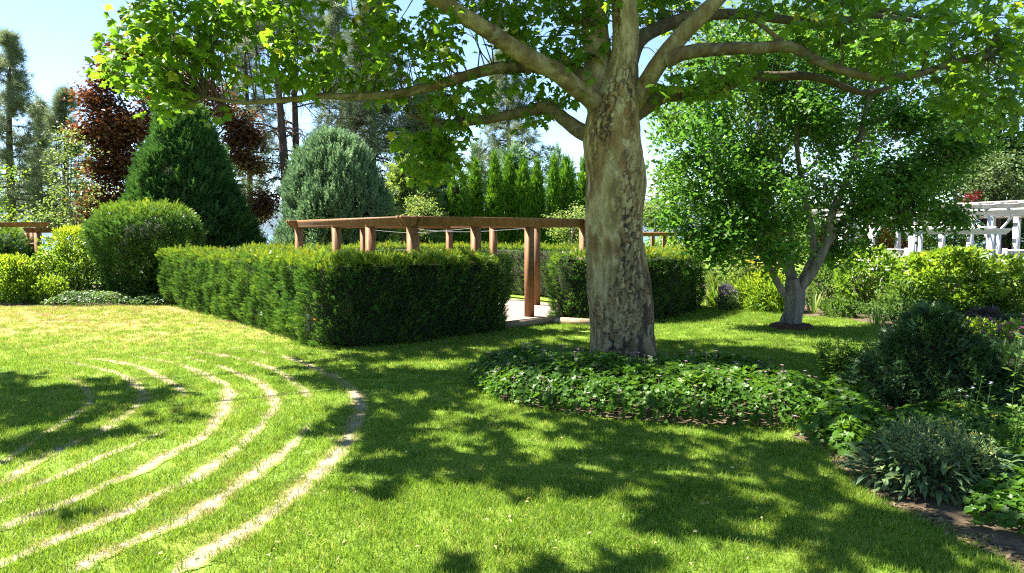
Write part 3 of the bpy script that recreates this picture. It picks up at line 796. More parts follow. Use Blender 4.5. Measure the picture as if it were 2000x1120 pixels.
# ------------------------------------------------------------------ the plane tree
TD = 10.0
def bark_attrs(V, scale=(17, 17, 5.5), seed=1, greyz=None):
    q = V * np.array(scale) + .35 * (fbm(V * 9, 2, seed)[:, None] - .5) * 4
    f1, f2, idv = worley(q, seed)
    edge = f2 - f1
    big = fbm(V * np.array([2.2, 2.2, 1.0]), 3, seed + 5)
    active = np.clip((fbm(V * np.array([2.6, 2.6, .8]), 3, seed + 9) - .36) * 4.5, 0, 1)
    plate = np.clip((.10 + .35 * active) * idv + 1.15 * (big - .18), 0, 1)
    plate = np.clip(plate + .75 * (fbm(V * np.array([8, 8, 2.6]), 3, seed + 21) - .5), 0, 1)
    crack = np.clip((.115 - edge) / .06, 0, 1) * active
    return plate, crack, idv, active
ty = np.array([[1216, 735, 76], [1216, 715, 70], [1216, 690, 63.5], [1214, 650, 60], [1212, 600, 60.5], [1208, 560, 59], [1204, 510, 56], [1199, 460, 54.5], [1198, 420, 54.5], [1200, 370, 56.5], [1198, 320, 55.5], [1194, 270, 55.5], [1197, 230, 52], [1205, 190, 46], [1214, 150, 36], [1220, 110, 28], [1222, 60, 25], [1217, 0, 23], [1208, -80, 20], [1200, -180, 16], [1195, -320, 10]], float)
tc_ = P(ty[:, 0], ty[:, 1], np.full(len(ty), TD))
nz_ = 560
cl = spline(tc_, nz_); rl = spline(np.c_[ty[:, 2] / FPX * TD], nz_)[:, 0]
seg = 150
a = np.linspace(0, 2 * np.pi, seg, endpoint=False)
dirs = np.stack([np.cos(a), np.sin(a), 0 * a], -1)
V0 = (cl[:, None] + rl[:, None, None] * dirs[None]).reshape(-1, 3)
lob = (fbm(V0 * np.array([2.0, 2.0, .8]), 3, 2) - .5) * .11 + (fbm(V0 * np.array([5, 5, 1.6]), 3, 6) - .5) * .06
for (bx, by, bz, br, ba) in ((.70, 9.72, .98, .2, .07), (1.95, 9.75, 2.42, .16, .05), (1.9, 9.5, .85, .3, .04)):
    lob += ba * np.exp(-((V0 - [bx, by, bz]) ** 2).sum(-1) / br ** 2)
lob += .05 * np.clip((.75 - V0[:, 2]) / .75, 0, 1) ** 2 * np.cos(np.tile(a, nz_) * 6 + 1.3 * np.sin(np.tile(a, nz_) * 2))
lob *= np.clip(np.repeat(rl, seg) / .38, .3, 1)
plate, crack, idv, act = bark_attrs(V0)
low = np.clip((1.9 - V0[:, 2]) / 1.2, 0, 1)
disp = lob + .016 * (idv - .5) * act - .026 * crack + .03 * (fbm(V0 * np.array([14, 14, 1.7]), 3, 12) - .5) * (low * 2 + .2)
crack = np.clip(crack + .85 * low * np.clip((.47 - fbm(V0 * np.array([15, 15, 1.7]), 3, 12)) * 14, 0, 1), 0, 1)
V0 += np.tile(dirs, (nz_, 1)) * disp[:, None]
i = np.arange(nz_ - 1)[:, None] * seg; k = np.arange(seg)[None]; k2 = (k + 1) % seg
F0 = np.stack([i + k, i + k2, i + seg + k2, i + seg + k], -1).reshape(-1, 4)
base = tc_[0].copy(); base[2] = 0
syc = thing('sycamore_tree', 'big plane tree with flaking cream and tan bark, rising from the geranium mound', 'tree', base)
part('trunk', syc, V0, F0, M['bark'], attrs={'plate': plate, 'crack': crack, 'grey': np.clip(low * .25, 0, 1)}, smooth=True)
LIMB_PTS = []
def limb(px, d0, d1, w0, w1, seed, grey=.75, n=56, seg=14, world=None):
    if world is None:
        px = np.array(px, float); dd = np.linspace(d0, d1, len(px))
        
        if abs(d0 - TD) < .32 and len(px) > 5: dd[0] = TD + .12; dd[1] = (dd[1] + TD + .05) / 2
        pts = P(px[:, 0], px[:, 1], dd)
        r0, r1 = w0 / FPX * d0 / 2, w1 / FPX * d1 / 2
    else:
        pts = np.array(world, float); r0, r1 = w0, w1
    c = spline(pts, n)
    c = c + (fbm(c * 2.5, 2, seed)[:, None] - .5) * .05
    u = np.linspace(0, 1, n)
    r = (r0 + (r1 - r0) * u) * (1 + .18 * np.exp(-u * 14)) * (1 + .12 * (fbm(c * 5, 2, seed + 1) - .5))
    v, f = tube(c, r, seg)
    pl, cr, idv, act = bark_attrs(v, (11, 11, 11), seed)
    part('limb', syc, v, f, M['bark'], attrs={'plate': pl, 'crack': cr * .4, 'grey': np.full(len(v), grey)}, smooth=True)
    LIMB_PTS.append(np.c_[c, r])
    return c
limb([(1200, 262), (1165, 205), (1100, 150), (1010, 100), (940, 50), (840, -10), (740, -60), (600, -110)], 9.85, 8.6, 42, 23, 1, .4)
limb([(1185, 275), (1135, 258), (1105, 236), (1068, 211), (1020, 220), (930, 235), (860, 240), (800, 225)], 9.9, 10.6, 35, 10, 2, .7)
limb([(1200, 190), (1120, 140), (1040, 130), (960, 135), (860, 165), (790, 181), (700, 190), (600, 190), (480, 202), (400, 190)], 10.2, 9.4, 30, 6, 3, .5)
limb([(1215, 235), (1255, 175), (1290, 120), (1340, 60), (1400, 0), (1450, -70), (1490, -180)], 9.8, 9.2, 39, 25, 4, .4)
limb([(1300, 118), (1340, 102), (1400, 96), (1480, 95), (1545, 95), (1600, 122), (1690, 151), (1780, 147), (1870, 122), (1930, 110)], 9.55, 9.0, 29, 10, 5, .6)
limb([(1220, 230), (1262, 205), (1300, 186), (1360, 182), (1430, 162), (1480, 150), (1590, 150), (1680, 180), (1740, 172)], 10.2, 11.2, 40, 8, 6, .85)
limb([(1225, 130), (1250, 78), (1300, 50), (1370, 30), (1470, 30), (1600, 47), (1700, 30), (1780, 40)], 10.2, 10.8, 32, 8, 7, .8)
limb([(1190, 275), (1176, 190), (1168, 120), (1162, 50), (1150, -40), (1120, -150)], 10.1, 10.5, 66, 40, 8, .1)
limb([(1600, -10), (1660, 12), (1740, 24), (1830, 36), (1900, 34)], 10.0, 10.2, 14, 6, 9, .8)
limb([(1540, 96), (1500, 60), (1470, 40), (1420, 25)], 9.35, 9.6, 10, 6, 10, .7)

# --- where the lawn lies in the crown's shade (read off the photograph), as plan areas
SH = [
    ([(0, 735), (60, 735), (110, 750), (190, 738), (185, 755), (250, 750), (265, 765), (340, 758), (362, 770), (290, 785), (260, 800), (330, 805), (395, 810), (380, 832), (300, 852), (210, 885), (100, 905), (85, 925), (50, 920), (60, 895), (0, 885)], 3.4),
    ([(-300, 735), (0, 735), (0, 885), (-300, 920)], 3.0),
    ([(90, 1000), (200, 985), (215, 998), (110, 1015)], 2.0),
    ([(580, 790), (640, 778), (700, 795), (720, 760), (735, 740), (790, 740), (830, 728), (900, 715), (955, 722), (935, 760), (945, 800), (990, 832), (1140, 848), (1500, 853), (1600, 880), (1680, 965), (1800, 1030), (1900, 1080), (1990, 1130), (1700, 1130), (1480, 1060), (1250, 1030), (1180, 1008), (1100, 975), (960, 965), (870, 935), (780, 960), (700, 965), (680, 942), (720, 915), (700, 892), (780, 880), (720, 870), (690, 848), (640, 850), (610, 832), (660, 815), (600, 800)], 3.4),
    ([(830, 1125), (860, 1090), (940, 1072), (1060, 1046), (1150, 1042), (1190, 1060), (1170, 1090), (1300, 1125)], 2.6),
    ([(570, 700), (650, 690), (760, 690), (900, 660), (1000, 650), (1150, 640), (1150, 690), (1020, 690), (950, 715), (850, 698), (700, 712), (600, 712)], 2.3),
    ([(1280, 672), (1380, 660), (1480, 680), (1640, 700), (1660, 730), (1560, 800), (1500, 770), (1280, 760)], 2.6),
    ([(1150, 700), (1290, 700), (1500, 740), (1560, 790), (1480, 770), (1300, 745), (1180, 760), (1080, 740)], 2.6),
    ([(1000, 800), (1150, 815), (1450, 835), (1530, 850), (1150, 846), (1010, 830)], 1.6),
    ([(1000, 730), (1120, 720), (1300, 760), (1420, 790), (1250, 800), (1050, 780)], 1.3),
    ([(1620, 860), (1690, 760), (1760, 700), (1800, 660), (2050, 660), (2050, 900), (1950, 860), (1700, 880)], 2.0),
    ([(1700, 880), (1950, 860), (2050, 900), (2050, 1130), (1960, 1105), (1800, 1020), (1700, 960)], 2.4),
]
SUNSPOT = [(1020, 880, 55, 10), (1120, 870, 45, 9), (985, 905, 40, 10), (1160, 1012, 100, 22), (1080, 1000, 60, 20), (1310, 880, 60, 12), (1390, 870, 50, 9), (1420, 895, 40, 9), (1490, 862, 60, 7),
           (1420, 935, 45, 16), (1500, 960, 30, 10), (1330, 930, 40, 10), (1580, 985, 35, 10), (1700, 975, 60, 10), (1200, 930, 28, 8), (1560, 1030, 70, 10), (1300, 1075, 60, 14), (1500, 1100, 120, 14),
           (1550, 740, 60, 6), (1500, 715, 80, 5), (820, 780, 40, 7), (860, 830, 40, 8), (800, 860, 35, 6), (760, 905, 40, 8), (930, 770, 18, 20), (1640, 1000, 40, 9), (1680, 760, 50, 20), (1950, 690, 60, 25), (1790, 640, 90, 25),
           (120, 835, 70, 9), (1720, 830, 40, 14), (1950, 1020, 60, 22), (1720, 905, 22, 30)]
rng = np.random.default_rng(5)
clus, clus_n = [], []
def canopy_target(p3, n):
    """leaf cluster centres on the sun's side of shaded points"""
    h = np.maximum(5.0, 1.9 + .37 * np.maximum(p3[:, 1] + 2, 4)) + rng.random(len(p3)) * 1.5
    return p3 + SUN[None] * ((h - p3[:, 2]) / SUN[2])[:, None]
LEAF_A = .020 * .55
for poly, cov in SH:
    gp_ = np.array(gp(poly))
    x0, y0 = gp_.min(0); x1, y1 = gp_.max(0)
    n = int((x1 - x0) * (y1 - y0) * cov / (LEAF_A * .72) / 5 * .82)
    q = np.c_[rng.uniform(x0, x1, n), rng.uniform(y0, y1, n)]
    px, py = proj(np.c_[q, np.zeros(n)])
    ok = inpoly(px, py, poly)
    gapn = fbm(np.c_[q * 3.0, np.zeros(n)], 2, 33)
    ok &= (gapn > .42)
    for sx, sy, sa, sb in SUNSPOT:
        ok &= ((px - sx) / sa / 1.25) ** 2 + ((py - sy) / sb / 1.25) ** 2 > rng.uniform(.55, 1.2, n)
    q = q[ok]
    clus.append(canopy_target(np.c_[q, np.full(len(q), .02)], 5))
# the trunk itself stands in the crown's shade
nt_ = 420
ztr = rng.uniform(.2, 4.2, nt_)
tp = np.stack([np.interp(ztr, cl[:, 2], cl[:, 0]) + rng.uniform(-.45, .45, nt_), np.full(nt_, 10.0) + rng.uniform(-.3, .3, nt_), ztr], -1)
tp = tp[fbm(tp * 1.6, 2, 91) > .34]
hh = 5.4 + rng.random(len(tp)) * 1.8
clus.append(tp + SUN[None] * ((hh - tp[:, 2]) / SUN[2])[:, None])

# --- foliage inside the picture
VIS = [  # polygon in the picture, number of clusters, depth range
    ([(200, -10), (245, 45), (215, 60), (165, 85), (165, 115), (240, 160), (300, 215), (340, 245), (420, 240), (450, 205), (480, 150), (520, 60), (520, -10)], 140, 8.8, 10.2),
    ([(500, -10), (480, 120), (520, 175), (640, 170), (760, 180), (880, 150), (900, 60), (840, -10)], 120, 8.8, 11.0),
    ([(840, 0), (1000, 100), (1140, 180), (1140, -10), (860, -10)], 95, 9.5, 11.5),
    ([(740, 190), (960, 140), (1110, 170), (1140, 190), (1060, 240), (930, 240), (900, 300), (860, 340), (810, 335), (790, 260)], 85, 9.6, 11.4),
    ([(800, 260), (880, 250), (890, 330), (860, 350), (800, 330)], 26, 9.6, 10.4),
    ([(1130, -10), (1210, -10), (1190, 90), (1140, 110)], 16, 9.6, 11.0),
    ([(1235, -10), (1420, -10), (1340, 60), (1290, 90), (1240, 60)], 34, 10.3, 12),
    ([(1270, 150), (1330, 110), (1470, 105), (1480, 170), (1400, 200), (1300, 185)], 26, 9.2, 10.6),
    ([(1420, -10), (1700, -10), (1700, 60), (1620, 130), (1500, 70), (1430, 40)], 44, 9.0, 11),
    ([(1680, -10), (2010, -10), (2010, 200), (1900, 230), (1850, 160), (1700, 120)], 88, 8.2, 10.5),
    ([(1850, 100), (2010, 60), (2010, 260), (1900, 280), (1830, 200)], 26, 8.5, 10.0),
]
vclus = []
for poly, n, d0, d1 in VIS:
    pa = np.array(poly, float); x0, y0 = pa.min(0); x1, y1 = pa.max(0)
    x = rng.uniform(x0, x1, n * 8); y = rng.uniform(y0, y1, n * 8)
    ok = inpoly(x, y, poly) & (fbm(np.c_[x / 55, y / 45, np.zeros(len(x))], 2, 44) > .33)
    x, y = x[ok][:n], y[ok][:n]
    vclus.append(P(x, y, rng.uniform(d0, d1, len(x))))
vclus = np.concatenate(vclus)
# the crown overhead also shades its own lower boughs and limbs
vx, vy = proj(vclus)
sel = vclus[((vx > 800) & (vx < 1180)) | (vx > 1480)]
low_l = np.concatenate(LIMB_PTS)[::3, :3]
for src, rep in ((sel, 2), (low_l, 3)):
    q = np.repeat(src, rep, 0) + rng.normal(0, .3, (len(src) * rep, 3))
    hh = np.maximum(q[:, 2] + .9, np.maximum(5.2, 1.9 + .37 * (q[:, 1] + 2))) + rng.random(len(q)) * 1.2
    clus.append(q + SUN[None] * ((hh - q[:, 2]) / SUN[2])[:, None])
clus = np.concatenate(clus)
# upper limbs that carry the part of the crown above the picture
cen = clus[rng.choice(len(clus), 16, replace=False)]
for _ in range(6):
    lab = np.linalg.norm(clus[:, None] - cen[None], axis=2).argmin(1)
    cen = np.array([clus[lab == j].mean(0) if (lab == j).any() else cen[j] for j in range(len(cen))])
top = [cl[int(nz_ * .86)], cl[int(nz_ * .93)], cl[-1]]
for j, ce in enumerate(cen):
    s = top[j % 3]
    m1 = s * .6 + ce * .4 + [0, 2.4 if ce[0] < -3 else 0, 1.0]
    limb(None, 0, 0, .085, .02, 40 + j, .7, n=26, seg=10, world=[s, m1, ce + [0, 0, .12]])
LP = np.concatenate(LIMB_PTS)
def leaves_at(cl_, per, rad, size, T, rng):
    ci = np.repeat(np.arange(len(cl_)), per)
    off = rsph(rng, len(ci)) * (rad * rng.random(len(ci)) ** .5)[:, None] * np.array([1, 1, .7])
    Pn = cl_[ci] + off
    az = rng.uniform(0, 6.28, len(ci))
    d = nrm(np.stack([np.cos(az), np.sin(az), rng.normal(-.35, .4, len(ci))], -1))
    zn = nrm(np.array([0, 0, 1.0]) + rng.normal(0, .5, (len(ci), 3)))
    s = size * rng.uniform(.55, 1.25, len(ci))
    R = frames(d, zn); R[:, :, 0] *= rng.uniform(.7, 1.1, len(ci))[:, None]; R[:, :, 2] *= rng.uniform(.2, 3.0, len(ci))[:, None]
    tint = np.clip(.35 + .28 * rng.normal(size=len(ci)) * .8 + .22 * (fbm(Pn * 1.2, 2, 9) - .5) * 2, 0, .97)
    tint = np.where(rng.random(len(ci)) < .02, 1, tint)
    return Pn, R, s, tint
# twigs to every cluster from the nearest limb
def twigs(cl_, frac, rng, mb):
    idx = np.where(rng.random(len(cl_)) < frac)[0]
    for i in idx:
        c = cl_[i]
        dist = np.linalg.norm(LP[:, :3] - c, axis=1) + .25 * np.abs(LP[:, 2] - c[2] + .2)
        j = dist.argmin(); s = LP[j, :3]
        if dist[j] > (1.5 if c[2] < 5 else 2.6): continue
        L_ = np.linalg.norm(c - s)
        m = (s + c) / 2 + rng.normal(0, .16, 3) * L_ + [0, 0, .10 * L_]
        r0 = min(LP[j, 3] * .6, .004 + .006 * L_)
        v, f = tube(spline([s, m, c], 7), np.linspace(r0, .0028, 7), 4, cap=False)
        mb.add(v, f, .5)
mb = MB()
twigs(vclus, .75, rng, mb); twigs(clus, .28, rng, mb)
# bare hanging twiglets
for (px, py, d) in zip(rng.uniform(1280, 1900, 60), rng.uniform(0, 150, 60), rng.uniform(9.4, 11, 60)):
    c = P(px, py, d); dst = np.linalg.norm(LP[:, :3] - c, axis=1); j = dst.argmin()
    if dst[j] < 1.2:
        v, f = tube(spline([LP[j, :3], (LP[j, :3] + c) / 2 + rng.normal(0, .1, 3), c], 7), np.linspace(.009, .003, 7), 4, cap=False); mb.add(v, f, .5)
mb.build('twig', syc, M['twig'], kind='stuff')
Pn, R, s, tint = leaves_at(vclus, 9, .28, .138, T_SYC, rng)
px, py = proj(Pn)
inside = (px > 5) & (px < 1995) & (py > 5) & (py < 1100)
score = np.where(inside, s / Pn[:, 1], 0)
order = np.argsort(-score)
big, rest = order[:300], order[300:]
V, F, tt = scatter(T_SYC, Pn[rest], R[rest], s[rest], tint[rest])
P2, R2, s2, t2 = leaves_at(clus, 5, .22, .185, T_SYC_LOW, rng)
V2, F2, tt2 = scatter(T_SYC_LOW, P2, R2, s2, t2)
part('foliage', syc, np.concatenate([V, V2]), np.concatenate([F, F2 + len(V)]), M['syc'], tint=np.concatenate([tt, tt2]), kind='stuff')
lm = [mesh('leaf', T_SYC.V, T_SYC.F, M['syc'], tint=np.full(len(T_SYC.V), tv)) for tv in (.08, .22, .36, .5, .66, .85)]
from mathutils import Matrix
bl = np.array(syc.location)
for i in big:
    o = bpy.data.objects.new('leaf', lm[int(np.clip(tint[i] * 6, 0, 5))])
    o.parent = syc
    mt = np.eye(4); mt[:3, :3] = R[i] * s[i]; mt[:3, 3] = Pn[i] - bl
    o.matrix_local = Matrix(mt.tolist())
    COL.objects.link(o)
# seed balls on their strings
a8 = np.linspace(0, np.pi, 7); sb = np.stack([0 * a8, 0 * a8, np.cos(a8)], -1)
bv, bf = tube(np.stack([0 * a8, 0 * a8, -np.cos(a8) * .5], -1) * 1.0, np.sin(a8) * .5 + .002, 10)
bv = bv + (hash3(np.round(bv * 40), 3)[:, None] - .5) * .1
bm_ = mesh('seed_ball', bv, bf, M['ball'], smooth=True)
for (bx, by) in ((262, 12), (232, 24), (237, 36), (313, 8), (344, 14), (340, 26), (406, 98), (430, 82), (437, 102), (570, 62), (580, 72), (622, 100), (300, 120), (475, 130), (690, 40)):
    p = P(bx, by, 9.2 + rng.random() * .8)
    o = bpy.data.objects.new('seed_ball', bm_); o.parent = syc; o.location = [float(x) for x in p - bl]; o.scale = (.045,) * 3
    COL.objects.link(o)

# ------------------------------------------------------------------ geranium mound (ground cover) and other cover
def cover(name, label, poly, H, n, size, seed, mats=('geran',), flowers=(), edge=.55, T=None, cat=None, tb=0.0):
    T = T or T_GER
    rng = np.random.default_rng(seed)
    poly = np.asarray(poly, float); x0, y0 = poly.min(0); x1, y1 = poly.max(0)
    q = np.c_[rng.uniform(x0, x1, n * 4), rng.uniform(y0, y1, n * 4)]
    q = q[inpoly(q[:, 0], q[:, 1], poly)][:n]
    dens = bumpy(poly, 12, 0)
    dm = np.concatenate([np.linalg.norm(q[k:k + 2000, None] - dens[None], axis=2).min(1) for k in range(0, len(q), 2000)])
    e = np.clip(dm / edge, 0, 1); hgt = H * np.sqrt(1 - (1 - e) ** 2) * (.72 + .56 * fbm(np.c_[q * 2.2, np.zeros(len(q))], 3, seed))
    if name == 'geranium_ground_cover': hgt = hgt * np.clip(.22 + .78 * (np.linalg.norm(q - [1.49, 10.0], axis=1) - .55) / 1.5, .22, 1)
    m = len(q)
    z = hgt * (1 - .55 * rng.random(m) ** 2.2) + .02
    Pn = np.c_[q, z]
    az = rng.uniform(0, 6.28, m)
    d = nrm(np.stack([np.cos(az), np.sin(az), rng.normal(.05, .35, m)], -1))
    jn = np.concatenate([np.linalg.norm(q[k:k + 2000, None] - dens[None], axis=2).argmin(1) for k in range(0, len(q), 2000)])
    outw = np.c_[nrm(dens[jn] - q), np.zeros(m)]
    zn = nrm(UP + outw * (1.5 * (1 - e) ** 1.2)[:, None] + rng.normal(0, .42, (m, 3)))
    d = nrm(d + outw * (.6 * (1 - e))[:, None] - UP * (.5 * (1 - e))[:, None])
    fresh = fbm(np.c_[q * 3, np.zeros(m)], 2, seed + 4)
    tint = np.clip(.12 + .4 * rng.random(m) + 1.0 * (fresh - .5) + tb, 0, 1)
    V, F, tt = scatter(T, Pn, frames(d, zn), size * rng.uniform(.6, 1.25, m), tint)
    o = part(name, None, V, F, M[mats[0]], tint=tt)
    tag(o, label, None, None, 'stuff')
    for (nm, lab, mt, nf, fs) in flowers:
        k = rng.choice(m, nf, replace=False)
        mb = MB()
        for i in k:
            top = np.r_[q[i], hgt[i] + rng.uniform(.03, .11)]
            for pt in range(5):
                an = pt * 1.2566 + rng.random()
                dd = np.array([[math.cos(an), math.sin(an), .25]])
                v, f, _ = scatter(T_LEAF, top[None], frames(dd, UP[None]), fs, .5)
                mb.add(v, f, rng.random())
            v, f = tube([np.r_[q[i], .02], top], .0018, 3, cap=False); mb.add(v, f, 0)
        o = mb.build(nm, None, M[mt]); tag(o, lab, None, None, 'stuff')
    return o
bed_left_end = MOUND
sheet2('soil_bed', MOUND.mean(0) + (MOUND - MOUND.mean(0)) * .93, .0045, M['soil'], 'dark soil under the geranium mound round the plane tree')
cover('geranium_ground_cover', 'mound of low green geranium leaves round the foot of the plane tree', MOUND, .32, 18000, .050, 51, tb=-.08,
      flowers=[('geranium_flower', 'small pale pink geranium flowers dotted over the mound', 'palepink', 150, .022)])
cover('creeping_ground_cover', 'creeping green plants between the geranium mound and the dark fir', gp([(1560, 860), (1600, 780), (1640, 720), (1700, 700), (1700, 800), (1740, 830), (1700, 880), (1660, 905), (1612, 872)]), .2, 4600, .06, 52, edge=.3)
cover('low_ground_cover', 'low green leaves filling the soil between the dark fir and the sage', gp([(1700, 845), (1760, 815), (1960, 790), (2080, 820), (2000, 880), (1900, 862), (1800, 850), (1710, 872)]), .15, 4200, .05, 57, edge=.25)
cover('wood_sorrel_cover', 'low leafy weeds along the bed edge right of the sage', gp([(1900, 1035), (1880, 960), (1930, 860), (2100, 830), (2300, 1000), (2080, 1085), (1985, 1050)]), .17, 3600, .055, 53, edge=.25, tb=.05)
cover('low_ground_cover', 'light green low ground cover at the foot of the left shrubs', gp([(80, 600), (120, 590), (180, 582), (235, 580), (275, 597), (200, 600)]) , .26, 4200, .07, 54, tb=.1, mats=('mid',), edge=.5, T=T_LEAF)
cover('dark_ground_cover', 'dark low leaves below the clipped yew dome', gp([(255, 600), (265, 588), (330, 586), (330, 598)]), .2, 900, .08, 55, mats=('mid',), edge=.3, T=T_LEAF)
cover('bed_ground_cover', 'low green plants under the shrubs of the right bed', gp([(1600, 616), (1640, 600), (1800, 604), (2060, 604), (2060, 660), (1900, 660), (1760, 640), (1700, 628), (1650, 620)]), .26, 5200, .085, 56, mats=('mid',), edge=.3, T=T_LEAF)

# ------------------------------------------------------------------ ginkgo on the right lawn
def tree_limbs(t, base, paths, mat, r, name='limb', seg=10):
    for k, (pts, r0, r1) in enumerate(paths):
        c = spline(pts, 26); c = c + (fbm(c * 3, 2, k)[:, None] - .5) * .06
        v, f = tube(c, np.linspace(r0, r1, 26) * (1 + .25 * (fbm(c * 7, 2, k + 3) - .5)), seg)
        part(name, t, v, f, mat, smooth=True)
GD = G(1545, 640)[1]
gb = np.r_[G(1545, 640)[:2], 0]
gk = thing('ginkgo_tree', 'small leaved spreading tree forking low above a red mulch ring on the right lawn', 'tree', gb)
pp = lambda L_, d=GD: [P(x, y, d + dz) for x, y, dz in L_]
tr = spline([gb + [0, 0, -.05], gb + [0, 0, .1], *pp([(1550, 610, 0), (1552, 575, 0), (1550, 545, 0)])], 60)
rr = np.interp(np.linspace(0, 1, 60), [0, .18, .45, .8, 1], [.31, .20, .165, .165, .12])
v, f = tube(tr, rr, 28)
ctr = np.repeat(tr, 28, 0)[:len(v) - 1]
ridg = (vnoise(np.c_[np.arctan2(*(v[:-1] - ctr)[:, :2].T)[:, None] * 4.5, v[:-1, 2] * 2.0, 0 * v[:-1, 2]], 3) - .5) * .05
v[:-1] += nrm(v[:-1] - ctr) * ridg[:, None]
part('trunk', gk, v, f, M['greybark'], smooth=True)
tree_limbs(gk, gb, [
    (pp([(1547, 592, 0), (1524, 562, -.05), (1504, 525, -.2), (1470, 470, -.3), (1430, 400, -.4), (1390, 300, -.5)]), .075, .03),
    (pp([(1548, 575, 0), (1540, 530, .1), (1525, 490, .2), (1515, 440, .3), (1500, 360, .3), (1480, 240, .3)]), .085, .03),
    (pp([(1552, 560, 0), (1545, 520, .1), (1548, 480, .2), (1540, 420, .4), (1530, 330, .6)]), .07, .025),
    (pp([(1556, 570, 0), (1575, 530, 0), (1590, 490, 0), (1578, 420, .1), (1565, 350, .1), (1555, 270, .1), (1560, 160, .1)]), .085, .03),
    (pp([(1558, 570, 0), (1590, 525, -.1), (1615, 470, -.1), (1628, 410, -.1), (1655, 350, -.2), (1680, 270, -.3), (1700, 170, -.3)]), .10, .035),
    (pp([(1600, 505, -.1), (1640, 440, .2), (1690, 390, .4), (1760, 340, .6), (1820, 300, .7)]), .07, .02),
], M['greybark'], .1)
rng = np.random.default_rng(14)
gc = []
# crown lobes: picture place, depth offset, radius
for (x, y, dz, r, n) in [(1335, 320, 0, .6, 4), (1325, 400, .2, .45, 2), (1400, 300, -.3, .9, 7), (1400, 420, -.3, .75, 7), (1460, 360, 0, .9, 8), (1460, 440, -.4, .5, 3), (1560, 300, .3, 1.0, 8), (1535, 400, -.8, .45, 2),
                          (1640, 300, -.3, 1.0, 8), (1700, 250, .2, .9, 7), (1740, 350, .2, .8, 6), (1800, 330, 0, .75, 6), (1830, 260, .2, .8, 6), (1690, 400, -.2, .5, 4), (1650, 470, .3, .4, 3), (1560, 450, -.9, .35, 1), (1500, 505, -.5, .3, 1), (1430, 490, -.3, .35, 2),
                          (1350, 240, .3, .8, 5), (1500, 220, .2, 1.0, 7), (1620, 190, .2, 1.0, 7), (1760, 180, .2, .9, 6), (1860, 330, .2, .5, 3), (1780, 410, 0, .33, 3), (1850, 420, .1, .28, 2), (1400, 180, .5, .8, 4), (1560, 110, .5, .9, 7), (1700, 100, .5, .9, 7), (1460, 90, .5, .9, 6), (1620, 30, .6, .9, 6), (1780, 60, .6, .9, 5), (1375, 470, .1, .3, 1)]:
    c = P(x, y, GD + dz)
    for _ in range(n * 2):
        gc.append(np.r_[c + rsph(rng, 1)[0] * r * rng.random() ** .5 * np.array([1, 1.3, .9]), r])
gc = np.array(gc)
gc = gc[fbm(gc[:, :3] * .95, 2, 71) > .40]
per = 165
ci = np.repeat(np.arange(len(gc)), per)
Pn = gc[ci, :3] + rng.normal(0, .17, (len(ci), 3)) * np.array([1, 1, .8])
n = len(Pn); az = rng.uniform(0, 6.28, n)
d = nrm(np.stack([np.cos(az), np.sin(az), rng.normal(-.5, .4, n)], -1)); zn = nrm(UP + rng.normal(0, .6, (n, 3)))
V, F, tt = scatter(T_GINK, Pn, frames(d, zn),   .092 * rng.uniform(.65, 1.2, n), np.clip(.15 + .55 * rng.random(n) + .8 * (fbm(Pn * 1.5, 2, 4) - .5), 0, 1))
part('crown', gk, V, F, M['gink'], tint=tt, kind='stuff')
mb = MB()
for i in range(0, len(gc), 2):
    s = gc[i, :3] + (gb + [0, 0, 2.2] - gc[i, :3]) * rng.uniform(.25, .5)
    v, f = tube(spline([s, (s + gc[i, :3]) / 2 + rng.normal(0, .06, 3), gc[i, :3]], 6), np.linspace(.012, .004, 6), 4, cap=False); mb.add(v, f)
mb.build('twig', gk, M['greybark'], kind='stuff')
# red mulch ring
a = np.linspace(0, 2 * np.pi, 40, endpoint=False); V = []
for r_, z_ in ((.38, 0), (.365, .05), (.31, .085), (.22, .085), (.1, .08)):
    nn_ = 1 + .25 * (vnoise(np.stack([np.cos(a) * 2.5, np.sin(a) * 2.5, 0 * a + r_], -1), 4) - .5)
    zz_ = z_ * (.8 + .6 * vnoise(np.stack([np.cos(a) * 5, np.sin(a) * 5, 0 * a + r_ * 7], -1), 6))
    V.append(np.stack([gb[0] - .06 + r_ * nn_ * np.cos(a), gb[1] - .12 + r_ * nn_ * np.sin(a) * .8, zz_], -1))
V = np.concatenate(V); i = np.arange(4)[:, None] * 40; k = np.arange(40)[None]; k2 = (k + 1) % 40
o = part('mulch_ring', None, V, np.stack([i + k, i + k2, i + 40 + k2, i + 40 + k], -1).reshape(-1, 4), M['redmulch'], smooth=False)
tag(o, 'low ring of dark red mulch round the foot of the ginkgo', 'mulch ring')

# ------------------------------------------------------------------ shrubs, left side
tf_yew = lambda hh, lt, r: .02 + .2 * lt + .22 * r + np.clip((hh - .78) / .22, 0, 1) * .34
yd = 18.9
bush('clipped_yew', 'big clipped yew dome left of the long hedge', 'shrub', (*P(290, 560, yd)[:2], 0), 2.43, lambda t: 1.30 * (.64 + .36 * min(1, t * 1.5)) * (1 - max(0, (t - .6) / .4) ** 2.6) ** .5, 900, .2, 20, T_YEW, .13, M['yew'], .1, .06, .58, seed=61, irr=.08, tfun=tf_yew, group='clipped yews on the left')
bush('clipped_yew', 'dark rounded yew at the left edge under the small pergola', 'shrub', (*P(-5, 560, 19.0)[:2], 0), 1.85, lambda t: .9 * (.9 + .1 * min(1, t * 2)) * (1 - max(0, (t - .4) / .6) ** 2.4) ** .5, 330, .22, 13, T_YEW, .16, M['yew'], .1, .06, .8, seed=62, tfun=lambda hh, lt, r: .05 + .2 * lt + .2 * r + np.clip((hh - .75) / .25, 0, 1) * .3, group='clipped yews on the left')
